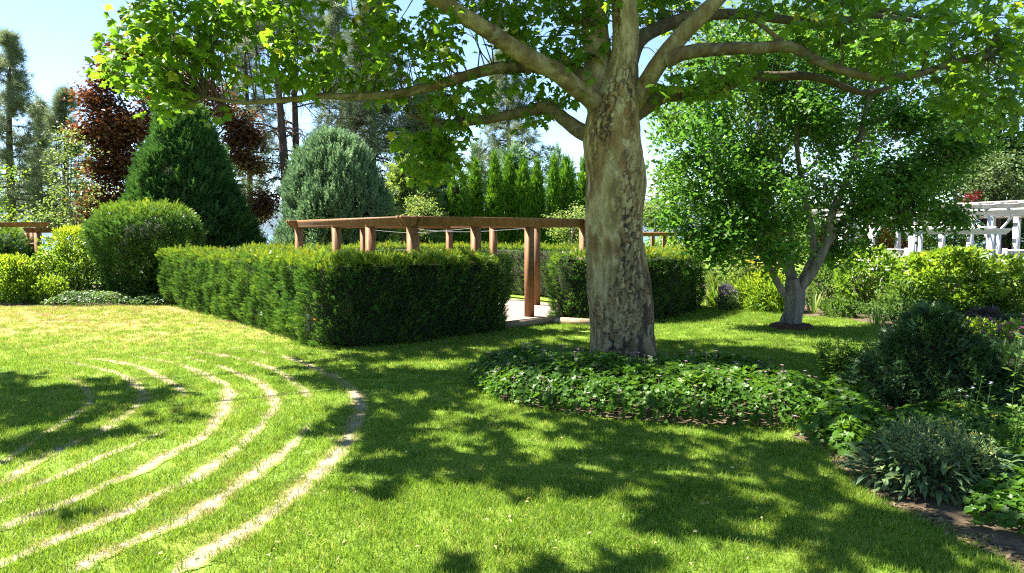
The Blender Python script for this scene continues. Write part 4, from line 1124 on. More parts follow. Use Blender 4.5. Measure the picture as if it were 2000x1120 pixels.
bush('leafy_shrub', 'tall yellow green shrub with brown stems left of the yew dome', 'shrub', (*P(145, 560, 18.9)[:2], 0), 1.82, dome(.98), 420, .19, 18, T_LEAF, .085, M['bright'], .4, .75, 0, seed=63, tfun=lambda hh, lt, r: -.28 + .25 * lt + .3 * r + .85 * hh, stems=9, facez=True)
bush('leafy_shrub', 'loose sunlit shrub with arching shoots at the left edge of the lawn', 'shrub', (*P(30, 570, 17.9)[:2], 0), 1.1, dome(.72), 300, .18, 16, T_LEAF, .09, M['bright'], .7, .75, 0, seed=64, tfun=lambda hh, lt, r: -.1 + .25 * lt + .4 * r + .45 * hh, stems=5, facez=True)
bush('leafy_shrub', 'small bright shrub filling in between the two left shrubs', 'shrub', (*P(100, 575, 17.7)[:2], 0), .6, dome(.45), 80, .16, 14, T_LEAF, .085, M['bright'], .7, .75, 0, seed=65, stems=3, facez=True)
# small dark pergola on the left
t = thing('garden_arbor', 'small dark brown arbor with hanging rafter tails at the left edge', 'arbor', (*P(60, 560, 19.6)[:2], 0))
e = P(98, 438, 18.8); e2 = P(-160, 436, 18.8)
beam_board(t, e2[:2], e[:2], 1.84, 1.97, .05, M['wood'])
for k, x in enumerate((46, 56, 68, 78)):
    q = P(x, 450, 18.9 + .25 * (k % 2))
    beam_board(t, q[:2] + [0, -.0], q[:2] + [.02, 1.5], 1.70, 1.835, .05, M['wood'], name='rafter')
for x, d_, w_ in ((72, 18.95, .11), (52, 19.4, .10), (61, 20.0, .05), (63, 19.7, .05)): post(t, P(x, 450, d_)[:2], 1.70, w_, (1, .1), M['wood'])
mb = MB(); q = P(66, 478, 19.3); mb.box((q[0], q[1], q[2]), .34, .05, .08); mb.build('rail', t, M['wood'])

# ------------------------------------------------------------------ conifers and trees behind
CYP = P(365, 450, 26)
bush('cypress_tree', 'dense dark green conical conifer behind the clipped yew dome', 'tree', (CYP[0], CYP[1], 0), 6.15, cone(2.62, .3, .66), 440, .40, 76, T_SPRAY, .29, M['cypress'], .8, .16, .62, seed=71, dirup=.9)
MUG = P(655, 440, 24)
bush('round_pine', 'rounded blue green pine with upright candle shoots behind the pergola', 'tree', (MUG[0], MUG[1], 0), 4.75, lambda t: 1.75 * (1 - (max(0, t - .4) / .61) ** 2.2) ** .62, 460, .29, 28, T_BRUSH, .40, M['mugo'], .9, .16, .6, seed=72, dirup=1.4)
LAR = P(800, 440, 28)
bush('feathery_conifer', 'pale green feathery conifer between the round pine and the dark columns', 'tree', (LAR[0], LAR[1], 0), 4.4, cone(1.9, .35, .6), 240, .5, 26, T_SPRAY, .4, M['pale'], .1, .35, .35, seed=73, dirup=-.3, tfun=lambda hh, lt, r: .0 + .4 * lt + .35 * r)
LAR2 = P(830, 440, 33)
bush('feathery_conifer', 'taller pale conifer reaching up behind the hanging plane leaves', 'tree', (LAR2[0], LAR2[1], 0), 8.2, cone(2.1, .3, .9), 260, .6, 22, T_SPRAY, .5, M['mugo'], .1, .35, .3, seed=74, dirup=-.2)
SPR = P(1000, 440, 34)
bush('spruce_tree', 'broad spruce rising above the dark column trees', 'tree', (SPR[0], SPR[1], 0), 5.5, cone(1.9, .3, .7), 200, .6, 22, T_SPRAY, .45, M['mugo'], .1, .35, .4, seed=75, dirup=.1, tfun=lambda hh, lt, r: .3 + .4 * lt + .35 * r)
for k, (x, ytop, d_, r_, lab) in enumerate(((1085, 296, 45, 1.6, 'distant grey green conifer tip left of the trunk, above the columns'), (1112, 318, 48, .8, 'thin distant conifer tip close to the left of the trunk'), (930, 285, 42, 1.8, 'distant conifer showing between the hanging leaves and the columns'))):
    q = P(x, ytop, d_)
    bush('distant_conifer', lab, 'tree', (q[0], q[1], 0), q[2], cone(r_, .2, .9), 160, .4, 14, T_SPRAY, .5, M['mugo'], .3, .25, .5, seed=76 + k, group='distant conifers')
ARB = [(892, 40, 322, 'widest column, leftmost of the arborvitae row'), (928, 25, 318, 'slim second column from the left in the arborvitae row'), (965, 28, 303, 'tallest arborvitae column, third from the left'), (994, 29, 308, 'fourth arborvitae column, right beside the tallest'),
       (1022, 27, 318, 'fifth arborvitae column, left of a joined pair'), (1049, 28, 318, 'sixth arborvitae column, right of a joined pair'), (1082, 20, 314, 'slim seventh arborvitae column'), (1106, 34, 314, 'stout arborvitae column second from the plane trunk'), (1140, 26, 316, 'arborvitae column half hidden by the plane trunk')]
for k, (x, w, yt, lab) in enumerate(ARB):
    q = P(x, yt, 28.0 + .3 * (k % 2))
    bush('arborvitae', lab, 'tree', (q[0], q[1], 0), q[2] + .1, (lambda r: lambda t: r * (1 - t ** 5) * (.88 + .12 * min(1, t * 5)))(w / 2 / FPX * 28 * 1.1), 230, .14, 15, T_SPRAY, .19, M['arbor'], .8, .08, .72, irr=.16, seed=81 + k, group='arborvitae columns behind the pergola', dirup=1.3)

def apple(label, x, y0, y1, w, d_, seed, lean, mat='pale'):
    rng = np.random.default_rng(seed)
    top, bot = P(x, y0, d_), P(x, y1, d_)
    r = w / 2 / FPX * d_
    H = top[2] - bot[2]
    b = np.r_[P(x + lean, 560, d_)[:2], 0]
    t = thing('apple_tree', label, 'tree', b, 'small apple trees beyond the court')
    n = 60
    c = np.c_[rng.uniform(-1, 1, n), rng.uniform(-1, 1, n), rng.uniform(-1, 1, n)]
    c = c[np.linalg.norm(c, axis=1) < 1] * [r, r, H / 2] + [top[0], d_, (top[2] + bot[2]) / 2]
    ci = np.repeat(np.arange(len(c)), 90); Pn = c[ci] + rng.normal(0, .13, (len(ci), 3))
    m = len(Pn); az = rng.uniform(0, 6.28, m)
    R = frames(nrm(np.stack([np.cos(az), np.sin(az), rng.normal(.1, .5, m)], -1)), nrm(UP + rng.normal(0, .6, (m, 3))))
    V, F, tt = scatter(T_LEAF, Pn, R, .085 * rng.uniform(.7, 1.2, m), rng.random(m))
    part('crown', t, V, F, M[mat], tint=tt, kind='stuff')
    v, f = tube(spline([b, b * .6 + np.r_[top[:2], 1.9] * .4 + [0, 0, .2], np.r_[top[:2], 1.75]], 16), np.linspace(.11, .05, 16), 9)
    part('trunk', t, v, f, M['greybark'], smooth=True)
    for _ in range(5):
        s = np.r_[top[:2], 1.6]; e = c[rng.integers(len(c))]
        v, f = tube(spline([s, (s + e) / 2 + [0, 0, .1], e], 8), np.linspace(.04, .012, 8), 6)
        part('limb', t, v, f, M['greybark'], smooth=True)
apple('small leaning apple tree behind the left side of the pergola', 645, 396, 470, 110, 23.0, 91, 75)
apple('small apple tree leaning right above the near pergola corner', 800, 388, 470, 125, 23.5, 92, -55)
apple('pale leafy small tree beside the plane trunk, right of the columns', 1118, 402, 478, 90, 22.5, 93, 5)

def conifer(name, label, x, ytop, d_, xb, spread, zlow, seed, dens=1.0, tsz=.42, mat='pine', trunk=.2, dead=0, top_bend=0.0, group=None, up=.15):
    rng = np.random.default_rng(seed)
    tp = P(x, ytop, d_); b = np.r_[P(xb, 455, d_)[:2], 0]
    t = thing(name, label, 'tree', b, group)
    c = spline([b, b * .5 + tp * .5 + [rng.normal(0, .12), 0, 0], tp], 40)
    v, f = tube(c, np.linspace(trunk, .03, 40), 10)
    part('trunk', t, v, f, M['darkbark'], smooth=True)
    H = tp[2]
    mb = MB(); PP, DD = [], []
    nb = int(70 * dens)
    for k in range(nb):
        z = zlow + (H - zlow) * (k + rng.random()) / nb
        u = (z - zlow) / (H - zlow)
        L_ = spread * (1 - u) ** .95 * rng.uniform(.45, 1.15) + .12
        az = rng.uniform(0, 6.28)
        s = c[min(39, int(z / H * 39))]
        o_ = np.array([math.cos(az), math.sin(az), 0])
        e = s + o_ * L_ + [0, 0, L_ * (up + .5 * u * u)]
        m = (s + e) / 2 + [0, 0, -L_ * .12]
        br = spline([s, m, e], 9)
        v, f = tube(br, np.linspace(.035 * (1 - u) + .012, .008, 9), 4, cap=False); mb.add(v, f)
        for j in range(3, 9):
            for _ in range(2):
                p = br[j] + rng.normal(0, .10 + .07 * L_ / 2, 3)
                PP.append(p); DD.append(o_ * .7 + [0, 0, .7] + rng.normal(0, .45, 3))
    for k in range(dead):
        z = rng.uniform(2.5, zlow + 2); s = c[min(39, int(z / H * 39))]; az = rng.uniform(0, 6.28); L_ = rng.uniform(1.0, 2.8)
        o_ = np.array([math.cos(az), math.sin(az) * .7, 0])
        br = spline([s, s + o_ * L_ * .5 + [0, 0, rng.uniform(0, .35)], s + o_ * L_ + [0, 0, rng.uniform(-.9, .1)]], 9)
        v, f = tube(br, np.linspace(.04, .01, 9), 5, cap=False); mb.add(v, f)
        for j in range(3, 9):
            for _ in range(2):
                e = br[j] + rng.normal(0, .3, 3) - [0, 0, .18]
                v, f = tube(spline([br[j], (br[j] + e) / 2 + rng.normal(0, .06, 3), e], 4), np.linspace(.013, .005, 4), 3, cap=False); mb.add(v, f)
    mb.build('branch', t, M['darkbark'], kind='stuff')
    PP, DD = np.array(PP), nrm(np.array(DD)); n = len(PP)
    V, F, tt = scatter(T_PINE, PP, frames(DD, rsph(rng, n)), tsz * rng.uniform(.7, 1.2, n), np.clip(.1 + .6 * rng.random(n) + .25 * (PP[:, 2] / H), 0, 1))
    part('crown', t, V, F, M[mat], tint=tt, kind='stuff')
    return t
conifer('pine_tree', 'tall grey green pine at the far left edge', 18, 66, 34, 24, 2.4, 2.3, 101, 1.6, .40, trunk=.24)
conifer('pine_tree', 'lower pine with a spiky tip right of the tall far left pine', 128, 178, 36, 118, 2.0, 1.8, 102, 1.2, .40, trunk=.15)
conifer('pine_tree', 'slim pine filling the gap beside the tall left pine', 74, 200, 37, 70, 1.9, 2.0, 103, 1.0, .40, trunk=.14)
conifer('pine_tree', 'bare trunked dark pine, left one of the close pair', 515, -120, 31, 570, 2.2, 9.5, 104, .7, .40, trunk=.27, dead=34)
conifer('pine_tree', 'bare trunked dark pine, right one of the close pair', 566, -140, 31.6, 584, 2.2, 9.5, 105, .7, .40, trunk=.22, dead=26)
conifer('pine_tree', 'bushy dark pine with drooping dead boughs behind the round pine', 724, -40, 33, 722, 2.3, 5.2, 106, 2.1, .45, trunk=.26, dead=40)
conifer('pine_tree', 'dark pine filling the gap right of the bare trunked pair', 655, -60, 37, 650, 2.3, 3.6, 108, 1.6, .42, trunk=.2, dead=16)
conifer('pine_tree', 'dark pine filling the gap left of the bare trunked pair', 470, -40, 38, 490, 2.2, 3.6, 109, 1.5, .42, trunk=.2, dead=12)
conifer('pine_tree', 'thin crowned pine standing left of the plane trunk', 985, 60, 38, 1000, 2.4, 4.6, 107, 1.5, .40, trunk=.2, dead=14)

def loose_tree(name, label, blobs, d_, base_px, n_per, size, mat, seed, T=T_LEAF, trunk=.16, bark='darkbark', sd=.22, tb=0.0, group=None, ylow=455):
    """blobs: picture x, y, depth offset, radius in metres, cluster count"""
    rng = np.random.default_rng(seed)
    b = np.r_[P(base_px, 455, d_)[:2], 0]
    t = thing(name, label, 'tree', b, group)
    cs_ = []
    for (x, y, dz, r, n) in blobs:
        c = P(x, y, d_ + dz)
        cs_.append(c + rsph(rng, n) * (r * rng.random(n) ** .45)[:, None] * [1, 1.2, .8])
    zt = max(c[:, 2].max() for c in cs_)
    top = np.array([np.mean([c[:, 0].mean() for c in cs_]), d_, zt * .8])
    v, f = tube(spline([b, (b + top) / 2 + [.1, 0, 0], top], 20), np.linspace(trunk, .03, 20), 9); part('trunk', t, v, f, M[bark], smooth=True)
    for c in cs_:
        e = c.mean(0); s = b + (top - b) * np.clip(e[2] / zt * .62, .12, .95)
        v, f = tube(spline([s, (s + e) / 2 + [0, 0, -.1], e], 9), np.linspace(trunk * .45, .02, 9), 6); part('limb', t, v, f, M[bark], smooth=True)
    cs_ = np.concatenate(cs_)
    ci = np.repeat(np.arange(len(cs_)), n_per); Pn = cs_[ci] + rng.normal(0, sd, (len(ci), 3)) * [1, 1, .7]
    Pn[:, 2] = np.maximum(Pn[:, 2], .1)
    m = len(Pn); az = rng.uniform(0, 6.28, m)
    R = frames(nrm(np.stack([np.cos(az), np.sin(az), rng.normal(-.2, .5, m)], -1)), nrm(UP + rng.normal(0, .6, (m, 3))))
    cr = rng.random(len(cs_))
    V, F, tt = scatter(T, Pn, R, size * rng.uniform(.7, 1.2, m), np.clip(.5 * rng.random(m) + .4 * cr[ci] + tb, 0, 1))
    part('crown', t, V, F, M[mat], tint=tt, kind='stuff')
    return t
loose_tree('copper_maple', 'copper leaved maple standing behind the conical conifer', [(215, 150, 0, .8, 12), (250, 110, .5, .9, 14), (300, 120, 1, 1.1, 18), (220, 230, 0, .9, 14), (270, 260, .5, 1.2, 24), (200, 300, 0, .6, 8), (215, 340, 0, .8, 12), (190, 390, 0, .6, 9), (240, 400, 0, .8, 12), (330, 210, 2, 1.4, 26), (400, 190, 2, 1.2, 14), (455, 270, 1, .9, 10), (485, 320, 1, .7, 8), (500, 410, .5, .7, 10), (515, 390, .5, .4, 4), (450, 230, 1, .7, 7), (190, 200, 0, .6, 8), (185, 260, 0, .6, 8), (230, 310, 0, .9, 14), (190, 430, 0, .7, 9), (210, 440, 0, .6, 8), (360, 120, 1.5, 1.2, 18), (490, 270, 1, .5, 6)], 30, 330, 130, .19, 'copper', 111, T=T_LEAF, trunk=.25, sd=.27)
loose_tree('birch_tree', 'slender pale yellow green birch left of the copper maple', [(140, 270, 0, .5, 7), (150, 310, 0, .7, 9), (130, 350, 0, .8, 10), (160, 380, 0, .7, 10), (120, 400, 0, .8, 10), (150, 430, 0, .8, 10), (90, 420, 0, .6, 7), (40, 440, 0, .5, 5)], 27, 150, 30, .12, 'pale', 112, trunk=.07, bark='greybark')
loose_tree('leafy_tree', 'bright leaf sprays hanging in at the far left edge', [(-10, 340, 0, .5, 6), (5, 430, 0, .7, 9), (-40, 390, 0, .8, 10)], 24, -60, 40, .13, 'bright', 113, trunk=.1)
loose_tree('leafy_tree', 'pale green tree just right of the plane trunk, beyond the far railing', [(1280, 415, 0, 1.0, 14), (1320, 370, 0, 1.2, 14), (1265, 440, 0, .7, 8), (1360, 410, 0, 1.3, 18), (1400, 440, 0, .9, 12), (1300, 330, 0, .8, 6)], 34, 1310, 60, .2, 'pale', 114, sd=.32)
loose_tree('leafy_tree', 'tall light green tree behind the ginkgo crown', [(1440, 60, 0, 1.4, 14), (1520, 110, 0, 1.5, 16), (1600, 60, 0, 1.5, 16), (1680, 110, 0, 1.5, 16), (1450, 200, 0, 1.5, 16), (1760, 80, 0, 1.5, 14), (1560, 220, 0, 1.6, 18), (1700, 230, 0, 1.5, 16), (1380, 130, 0, 1.2, 8), (1330, 210, 0, 1.0, 6), (1440, 320, 0, 1.4, 14), (1600, 380, 0, 1.4, 14), (1500, 420, 0, 1.0, 10)], 27, 1470, 120, .2, 'mid', 115, bark='greybark', trunk=.2, sd=.38, tb=.25)
loose_tree('leafy_tree', 'dark green tree behind the white pergola at the right edge', [(1860, 240, 0, 1.2, 16), (1920, 220, 0, 1.3, 18), (1980, 260, 0, 1.3, 18), (1900, 320, 0, 1.3, 18), (1840, 340, 0, 1.1, 14), (1960, 350, 0, 1.3, 18), (2030, 330, 0, 1.2, 12), (1940, 130, 1, 1.2, 10), (1880, 150, 1, 1.0, 8), (1990, 420, 0, 1.2, 14), (1790, 380, 1, 1.0, 12), (1990, 470, 0, 1, 14)], 25, 1960, 130, .17, 'mid', 116, trunk=.3, sd=.34)
loose_tree('leafy_tree', 'blue green rounded tree above the right end of the white pergola', [(1900, 350, 0, .9, 14), (1950, 330, 0, .9, 14), (1990, 370, 0, .8, 12), (1930, 380, 0, .7, 10)], 23, 1950, 70, .13, 'sage', 117, trunk=.12, sd=.25)
loose_tree('red_maple', 'small dark red maple behind the left end of the white pergola', [(1640, 450, 0, .5, 10), (1650, 490, 0, .5, 10), (1620, 470, 0, .4, 6)], 25, 1645, 70, .11, 'red', 118, trunk=.06, sd=.16)
loose_tree('orange_maple', 'orange and green Japanese maple seen through the white pergola', [(1710, 470, 0, .55, 12), (1740, 480, 0, .5, 10), (1700, 440, 0, .4, 7), (1690, 500, 0, .5, 10), (1730, 510, 0, .5, 8)], 25, 1715, 70, .11, 'orange', 119, trunk=.06, sd=.16)
loose_tree('red_maple', 'red maple sprays right of the orange maple, by a white post', [(1755, 440, .4, .35, 9), (1760, 475, .4, .35, 9), (1735, 430, .4, .3, 5)], 25.5, 1758, 60, .11, 'red', 120, trunk=.05, sd=.14)
loose_tree('red_maple', 'red treetop peeping above the white pergola roof', [(1903, 386, 0, .13, 3), (1890, 393, 0, .14, 3)], 21.5, 1900, 60, .08, 'red', 121, trunk=.04, sd=.08)
loose_tree('leafy_tree', 'yellow green bushes beyond the brown railing', [(1270, 478, 0, .5, 10), (1310, 480, 0, .6, 12), (1350, 476, 0, .5, 10), (1390, 480, 0, .6, 12), (1430, 470, 0, .5, 9)], 31, 1340, 70, .14, 'bright', 122, trunk=.05, sd=.2)

loose_tree('leafy_tree', 'mixed green bushes in the gaps behind the white pergola', [(x_, y_, 0, .8, 12) for x_, y_ in ((1590, 480), (1640, 510), (1690, 485), (1780, 470), (1830, 490), (1880, 465), (1930, 490), (1830, 440), (1990, 500))], 28, 1800, 80, .17, 'mid', 123, trunk=.05, sd=.3, tb=.2)
loose_tree('leafy_tree', 'low green thicket far behind the fork of the ginkgo', [(x_, y_, 0, .9, 12) for x_, y_ in ((1440, 470), (1490, 440), (1540, 470), (1580, 430), (1600, 480), (1460, 500), (1520, 510))], 30, 1520, 80, .19, 'bright', 124, trunk=.05, sd=.33)
# ------------------------------------------------------------------ brown railing far right of the trunk
t = thing('timber_railing', 'brown timber beam on posts far behind the ginkgo, right of the plane trunk', 'railing', (*P(1400, 470, 29)[:2], 0))
A, B_ = P(1225, 459, 28.5)[:2], P(1560, 455, 28.5)[:2]
beam_board(t, A, B_, 1.56, 1.73, .07, M['wood'])
for x in (1275, 1297, 1348, 1428, 1520): post(t, P(x, 470, 28.6)[:2], 1.56, .12, (1, 0), M['wood'])
mb = MB(); c = (A + B_) / 2; mb.box((c[0], c[1], 1.02), np.linalg.norm(B_ - A), .1, .09, B_ - A); mb.build('rail', t, M['wood'])

# ------------------------------------------------------------------ white pergola, arbor and lattice fence
t = thing('white_pergola', 'long white pergola with rafters and braced posts at the right edge', 'pergola', (*P(1850, 560, 20)[:2], 0))
A, B_ = np.array(P(1600, 412, 25)[:2]), np.array(P(2120, 400, 16.5)[:2])
ax = nrm(B_ - A); ay = np.array([-ax[1], ax[0]])
if ay[1] < 0: ay = -ay
Ln = np.linalg.norm(B_ - A)
for off in (0, 1.9):
    beam_board(t, A + ay * off, B_ + ay * off, 2.10, 2.30, .09, M['white'])
for s in np.arange(.15, Ln, .62):
    q = A + ax * s
    beam_board(t, q - ay * .42, q + ay * 2.35, 2.303, 2.43, .06, M['white'], name='rafter')
for off in np.arange(-.3, 2.3, .26):
    m_ = MB(); c = (A + B_) / 2 + ay * off; m_.box((c[0], c[1], 2.452), Ln, .05, .04, ax); m_.build('purlin', t, M['roofwood'])
def sdist(px, off):
    ss = np.linspace(0, Ln, 600); q = A + ax * ss[:, None] + ay * off
    return ss[np.abs(proj(np.c_[q, np.full(600, 1.5)])[0] - px).argmin()]
for off, pxs in ((0, (1643, 1703, 1786, 1935)), (1.9, (1754, 1840, 1895, 1985))):
    for x in pxs:
        s = sdist(x, off); q = A + ax * s + ay * off
        post(t, q, 2.098, .13, ax, M['white'])
        for sg in ((-1, 1) if off == 0 else ()):
            a0, a1 = np.r_[q + ax * sg * .065, 1.55], np.r_[q + ax * sg * .55, 2.09]
            v, f = tube([a0, a1], .038, 4); part('brace', t, v, f, M['white'])
v, f = tube(spline([np.r_[A + ax * s + ay * .1, 2.06 - .1 * (k % 2)] for k, s in enumerate(np.linspace(.5, Ln - .3, 15))], 90), .008, 4)
tag(part('string_light', None, v, f, M['blackcable']), 'dark string light cable looped under the white pergola beam', 'string lights')

t = thing('white_arbor', 'low white gate arbor with paired posts in front of the white pergola', 'arbor', (*P(1870, 560, 17)[:2], 0))
for dy in (0, .32):
    a0, b0 = P(1772, 452, 17)[:2] + [0, dy], P(1976, 449, 17)[:2] + [0, dy]
    beam_board(t, a0, b0, 1.66, 1.80, .06, M['white'], cut=.14)
    for x in (1781, 1795, 1934, 1947):
        q = P(x, 480, 17)[:2] + [0, dy]
        if dy == 0: post(t, q, 1.66, .11, (1, .0), M['white'])
for x in (1785, 1800, 1820, 1845, 1870, 1895, 1920, 1940):
    q = P(x, 450, 17)[:2]; mb = MB(); mb.box((q[0], q[1] + .16, 1.822), .05, .5, .04); mb.build('slat', t, M['white'])

def lattice(label, a, b, z0, z1):
    a, b = np.asarray(a, float), np.asarray(b, float); ax = nrm(b - a); Ln = np.linalg.norm(b - a)
    t = thing('lattice_fence', label, 'fence', (*((a + b) / 2), 0), 'pale lattice fences')
    c = (a + b) / 2
    mb = MB(); mb.box((c[0], c[1], z1), Ln, .09, .05, ax); mb.build('top_rail', t, M['white'])
    mb = MB(); mb.box((c[0], c[1], z0), Ln, .07, .06, ax); mb.build('bottom_rail', t, M['greylat'])
    for s in np.arange(.05, Ln, .11):
        q = a + ax * s; mb = MB(); mb.box((q[0], q[1], (z0 + z1) / 2), .035, .012, z1 - z0 - .06, ax); mb.build('slat', t, M['greylat'])
    for z in np.arange(z0 + .1, z1 - .05, .11):
        mb = MB(); mb.box((c[0], c[1] - .016, z), Ln, .012, .035, ax); mb.build('slat', t, M['greylat'])
    for s in (0, Ln):
        post(t, a + ax * s, z1 + .05, .1, ax, M['greylat'])
lattice('pale lattice fence behind the yellow green shrub, right edge', P(1962, 500, 17.6)[:2], P(2090, 500, 17.0)[:2], .35, 1.28)
lattice('pale lattice fence behind the multi stemmed shrub, left of the white arbor', P(1640, 500, 19.5)[:2], P(1772, 500, 18)[:2], .45, 1.28)

# ------------------------------------------------------------------ plants of the right bed
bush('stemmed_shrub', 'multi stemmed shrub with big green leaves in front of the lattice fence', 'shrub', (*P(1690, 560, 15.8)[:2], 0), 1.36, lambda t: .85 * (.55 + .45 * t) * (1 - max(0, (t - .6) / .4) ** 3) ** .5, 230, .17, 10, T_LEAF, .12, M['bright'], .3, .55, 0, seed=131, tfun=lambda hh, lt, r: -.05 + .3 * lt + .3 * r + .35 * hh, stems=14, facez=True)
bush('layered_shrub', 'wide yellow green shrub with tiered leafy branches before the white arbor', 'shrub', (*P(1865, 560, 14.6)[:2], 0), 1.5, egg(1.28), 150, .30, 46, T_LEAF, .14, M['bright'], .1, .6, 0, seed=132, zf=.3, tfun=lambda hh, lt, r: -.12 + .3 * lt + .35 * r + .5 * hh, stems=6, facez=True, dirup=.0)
bush('leafy_shrub', 'low green shrub between the stemmed shrub and the tiered shrub', 'shrub', (*P(1762, 590, 14.2)[:2], 0), .72, dome(.6), 90, .16, 16, T_LEAF, .09, M['mid'], .4, .75, 0, seed=133, facez=True, tfun=lambda hh, lt, r: .3 + .3 * lt + .35 * r)
bush('leafy_shrub', 'sunlit shrub at the right edge beneath the lattice fence', 'shrub', (*P(1995, 560, 14.0)[:2], 0), 1.05, dome(.75), 100, .2, 15, T_LEAF, .1, M['bright'], .4, .75, 0, seed=134, facez=True, stems=4)
bush('leafy_shrub', 'pale roundish shrub left of the ginkgo trunk in the far bed', 'shrub', (*P(1500, 570, 16.2)[:2], 0), .85, dome(.62), 130, .16, 18, T_LEAF, .085, M['bright'], .6, .75, 0, seed=135, tfun=lambda hh, lt, r: .2 + .25 * lt + .3 * r + .35 * hh, facez=True)
bush('leafy_shrub', 'loose green shrub half hidden below the ginkgo leaves', 'shrub', (*P(1450, 540, 18.2)[:2], 0), 1.15, dome(.6), 100, .2, 15, T_LEAF, .1, M['pale'], .5, .75, 0, seed=136, facez=True, stems=3)
bush('leafy_shrub', 'green shrub close behind the ginkgo trunk', 'shrub', (*P(1610, 540, 16.8)[:2], 0), .95, dome(.55), 90, .18, 15, T_LEAF, .1, M['mid'], .4, .75, 0, seed=137, facez=True, stems=3)
def blades(name, label, c, n, h, spread, mat, seed, w=.07, flowers=None, bend=.55, cat='plant', group=None, lean=.35):
    rng = np.random.default_rng(seed)
    c = np.array([c[0], c[1], 0.0]); t = thing(name, label, cat, c, group)
    az = rng.uniform(0, 6.28, n); rr = spread * .3 * np.sqrt(rng.random(n))
    Pn = c + np.stack([rr * np.cos(az), rr * np.sin(az), 0 * az], -1)
    d = nrm(np.stack([np.cos(az) * lean * rng.random(n) * 2, np.sin(az) * lean * rng.random(n) * 2, np.ones(n)], -1))
    zn = np.stack([-np.cos(az), -np.sin(az), np.full(n, .3)], -1)
    V, F, tt = scatter(blade_t(w, bend), Pn, frames(d, zn), h * rng.uniform(.6, 1.1, n), rng.random(n))
    part('leaf_blades' if False else 'foliage', t, V, F, mat, tint=tt, kind='stuff')
    if flowers:
        fm, nf, fs, fh = flowers
        for k in range(nf):
            a_ = rng.uniform(0, 6.28); r_ = spread * rng.random() ** .5
            top = c + [math.cos(a_) * r_, math.sin(a_) * r_, fh * rng.uniform(.85, 1.15)]
            mb = MB()
            for pt in range(6):
                an = pt * 1.047
                v, f, _ = scatter(T_LEAF, top[None], frames(np.array([[math.cos(an), math.sin(an), .5]]), UP[None]), fs, .5); mb.add(v, f, rng.random())
            mb.build('flower', t, fm)
            v, f = tube(spline([c, (c + top) / 2 + [0, 0, .05], top], 6), .004, 4, cap=False)
            part('stem', t, v, f, M['mid'])
    return t
blades('daylily_clump', 'arching daylily clump at the bed corner beside the yew block', P(1397, 588, 17.2), 150, .62, .6, M['bright'], 141, .045)
blades('ornamental_grass', 'tall soft ornamental grass behind the daylily clump', P(1405, 540, 19.2), 260, 1.15, .7, M['pale'], 142, .018, lean=.2, bend=.35)
blades('iris_clump', 'pale sword leaved iris right of the ginkgo trunk', P(1588, 605, 15.6), 16, .62, .3, M['pale'], 143, .075, bend=.12, lean=.3)
blades('iris_clump', 'thin bladed iris behind the dark fir, at the edge of the far lawn', P(1715, 620, 13.6), 40, .5, .6, M['mid'], 144, .03, bend=.2, lean=.25)
blades('yellow_lily', 'yellow flowered lily clump left of the ginkgo trunk', P(1485, 560, 17.6), 60, .8, .4, M['bright'], 145, .05, flowers=(M['yellowfl'], 12, .09, .98))
blades('yellow_lily', 'small pale flowered clump near the daylilies', P(1440, 560, 18.4), 50, .8, .4, M['bright'], 146, .05, flowers=(M['yellowfl'], 5, .07, .95))
bush('catmint', 'dull lilac catmint clump beside the daylilies', 'plant', (*P(1418, 588, 16.6)[:2], 0), .5, dome(.28), 50, .1, 14, T_LANCE, .1, M['lilac'], .8, .7, 0, seed=147, dirup=1.2)
bush('catmint', 'grey green clump at the foot of the catmint', 'plant', (*P(1424, 596, 16.2)[:2], 0), .28, dome(.3), 40, .1, 14, T_LEAF, .07, M['sage'], .6, .7, 0, seed=148)
bush('loosestrife', 'bright leafy perennial drift at the lawn edge left of the ginkgo trunk', 'plant', (*P(1510, 596, 15.9)[:2], 0), .62, dome(.55), 110, .14, 16, T_LANCE, .13, M['bright'], .6, .7, 0, seed=149, facez=True)
bush('loosestrife', 'bright leafy perennial drift just right of the daylilies', 'plant', (*P(1462, 592, 16.7)[:2], 0), .6, dome(.45), 90, .14, 15, T_LANCE, .13, M['bright'], .6, .7, 0, seed=150, facez=True)
bush('dark_perennial', 'dark green low plant right of the iris at the lawn edge', 'plant', (*P(1640, 606, 14.9)[:2], 0), .34, dome(.4), 60, .12, 14, T_LEAF, .08, M['mid'], .4, .7, 0, seed=151)
bush('dark_perennial', 'dull purple low plant below the tiered shrub', 'plant', (*P(1925, 610, 12.6)[:2], 0), .4, dome(.35), 50, .12, 14, T_LEAF, .08, M['dusk'], .4, .7, 0, seed=152)
bush('euphorbia', 'yellow green low plant behind the pink flowers', 'plant', (*P(1912, 634, 11.2)[:2], 0), .38, dome(.32), 50, .11, 14, T_LEAF, .075, M['bright'], .5, .7, 0, seed=153, facez=True, tfun=lambda hh, lt, r: .4 + .3 * lt + .3 * r)
bush('euphorbia', 'yellow tinged plant at the right edge above the pink flowers', 'plant', (*P(1985, 650, 9.6)[:2], 0), .52, dome(.38), 60, .11, 14, T_LEAF, .07, M['bright'], .5, .7, 0, seed=154, facez=True)
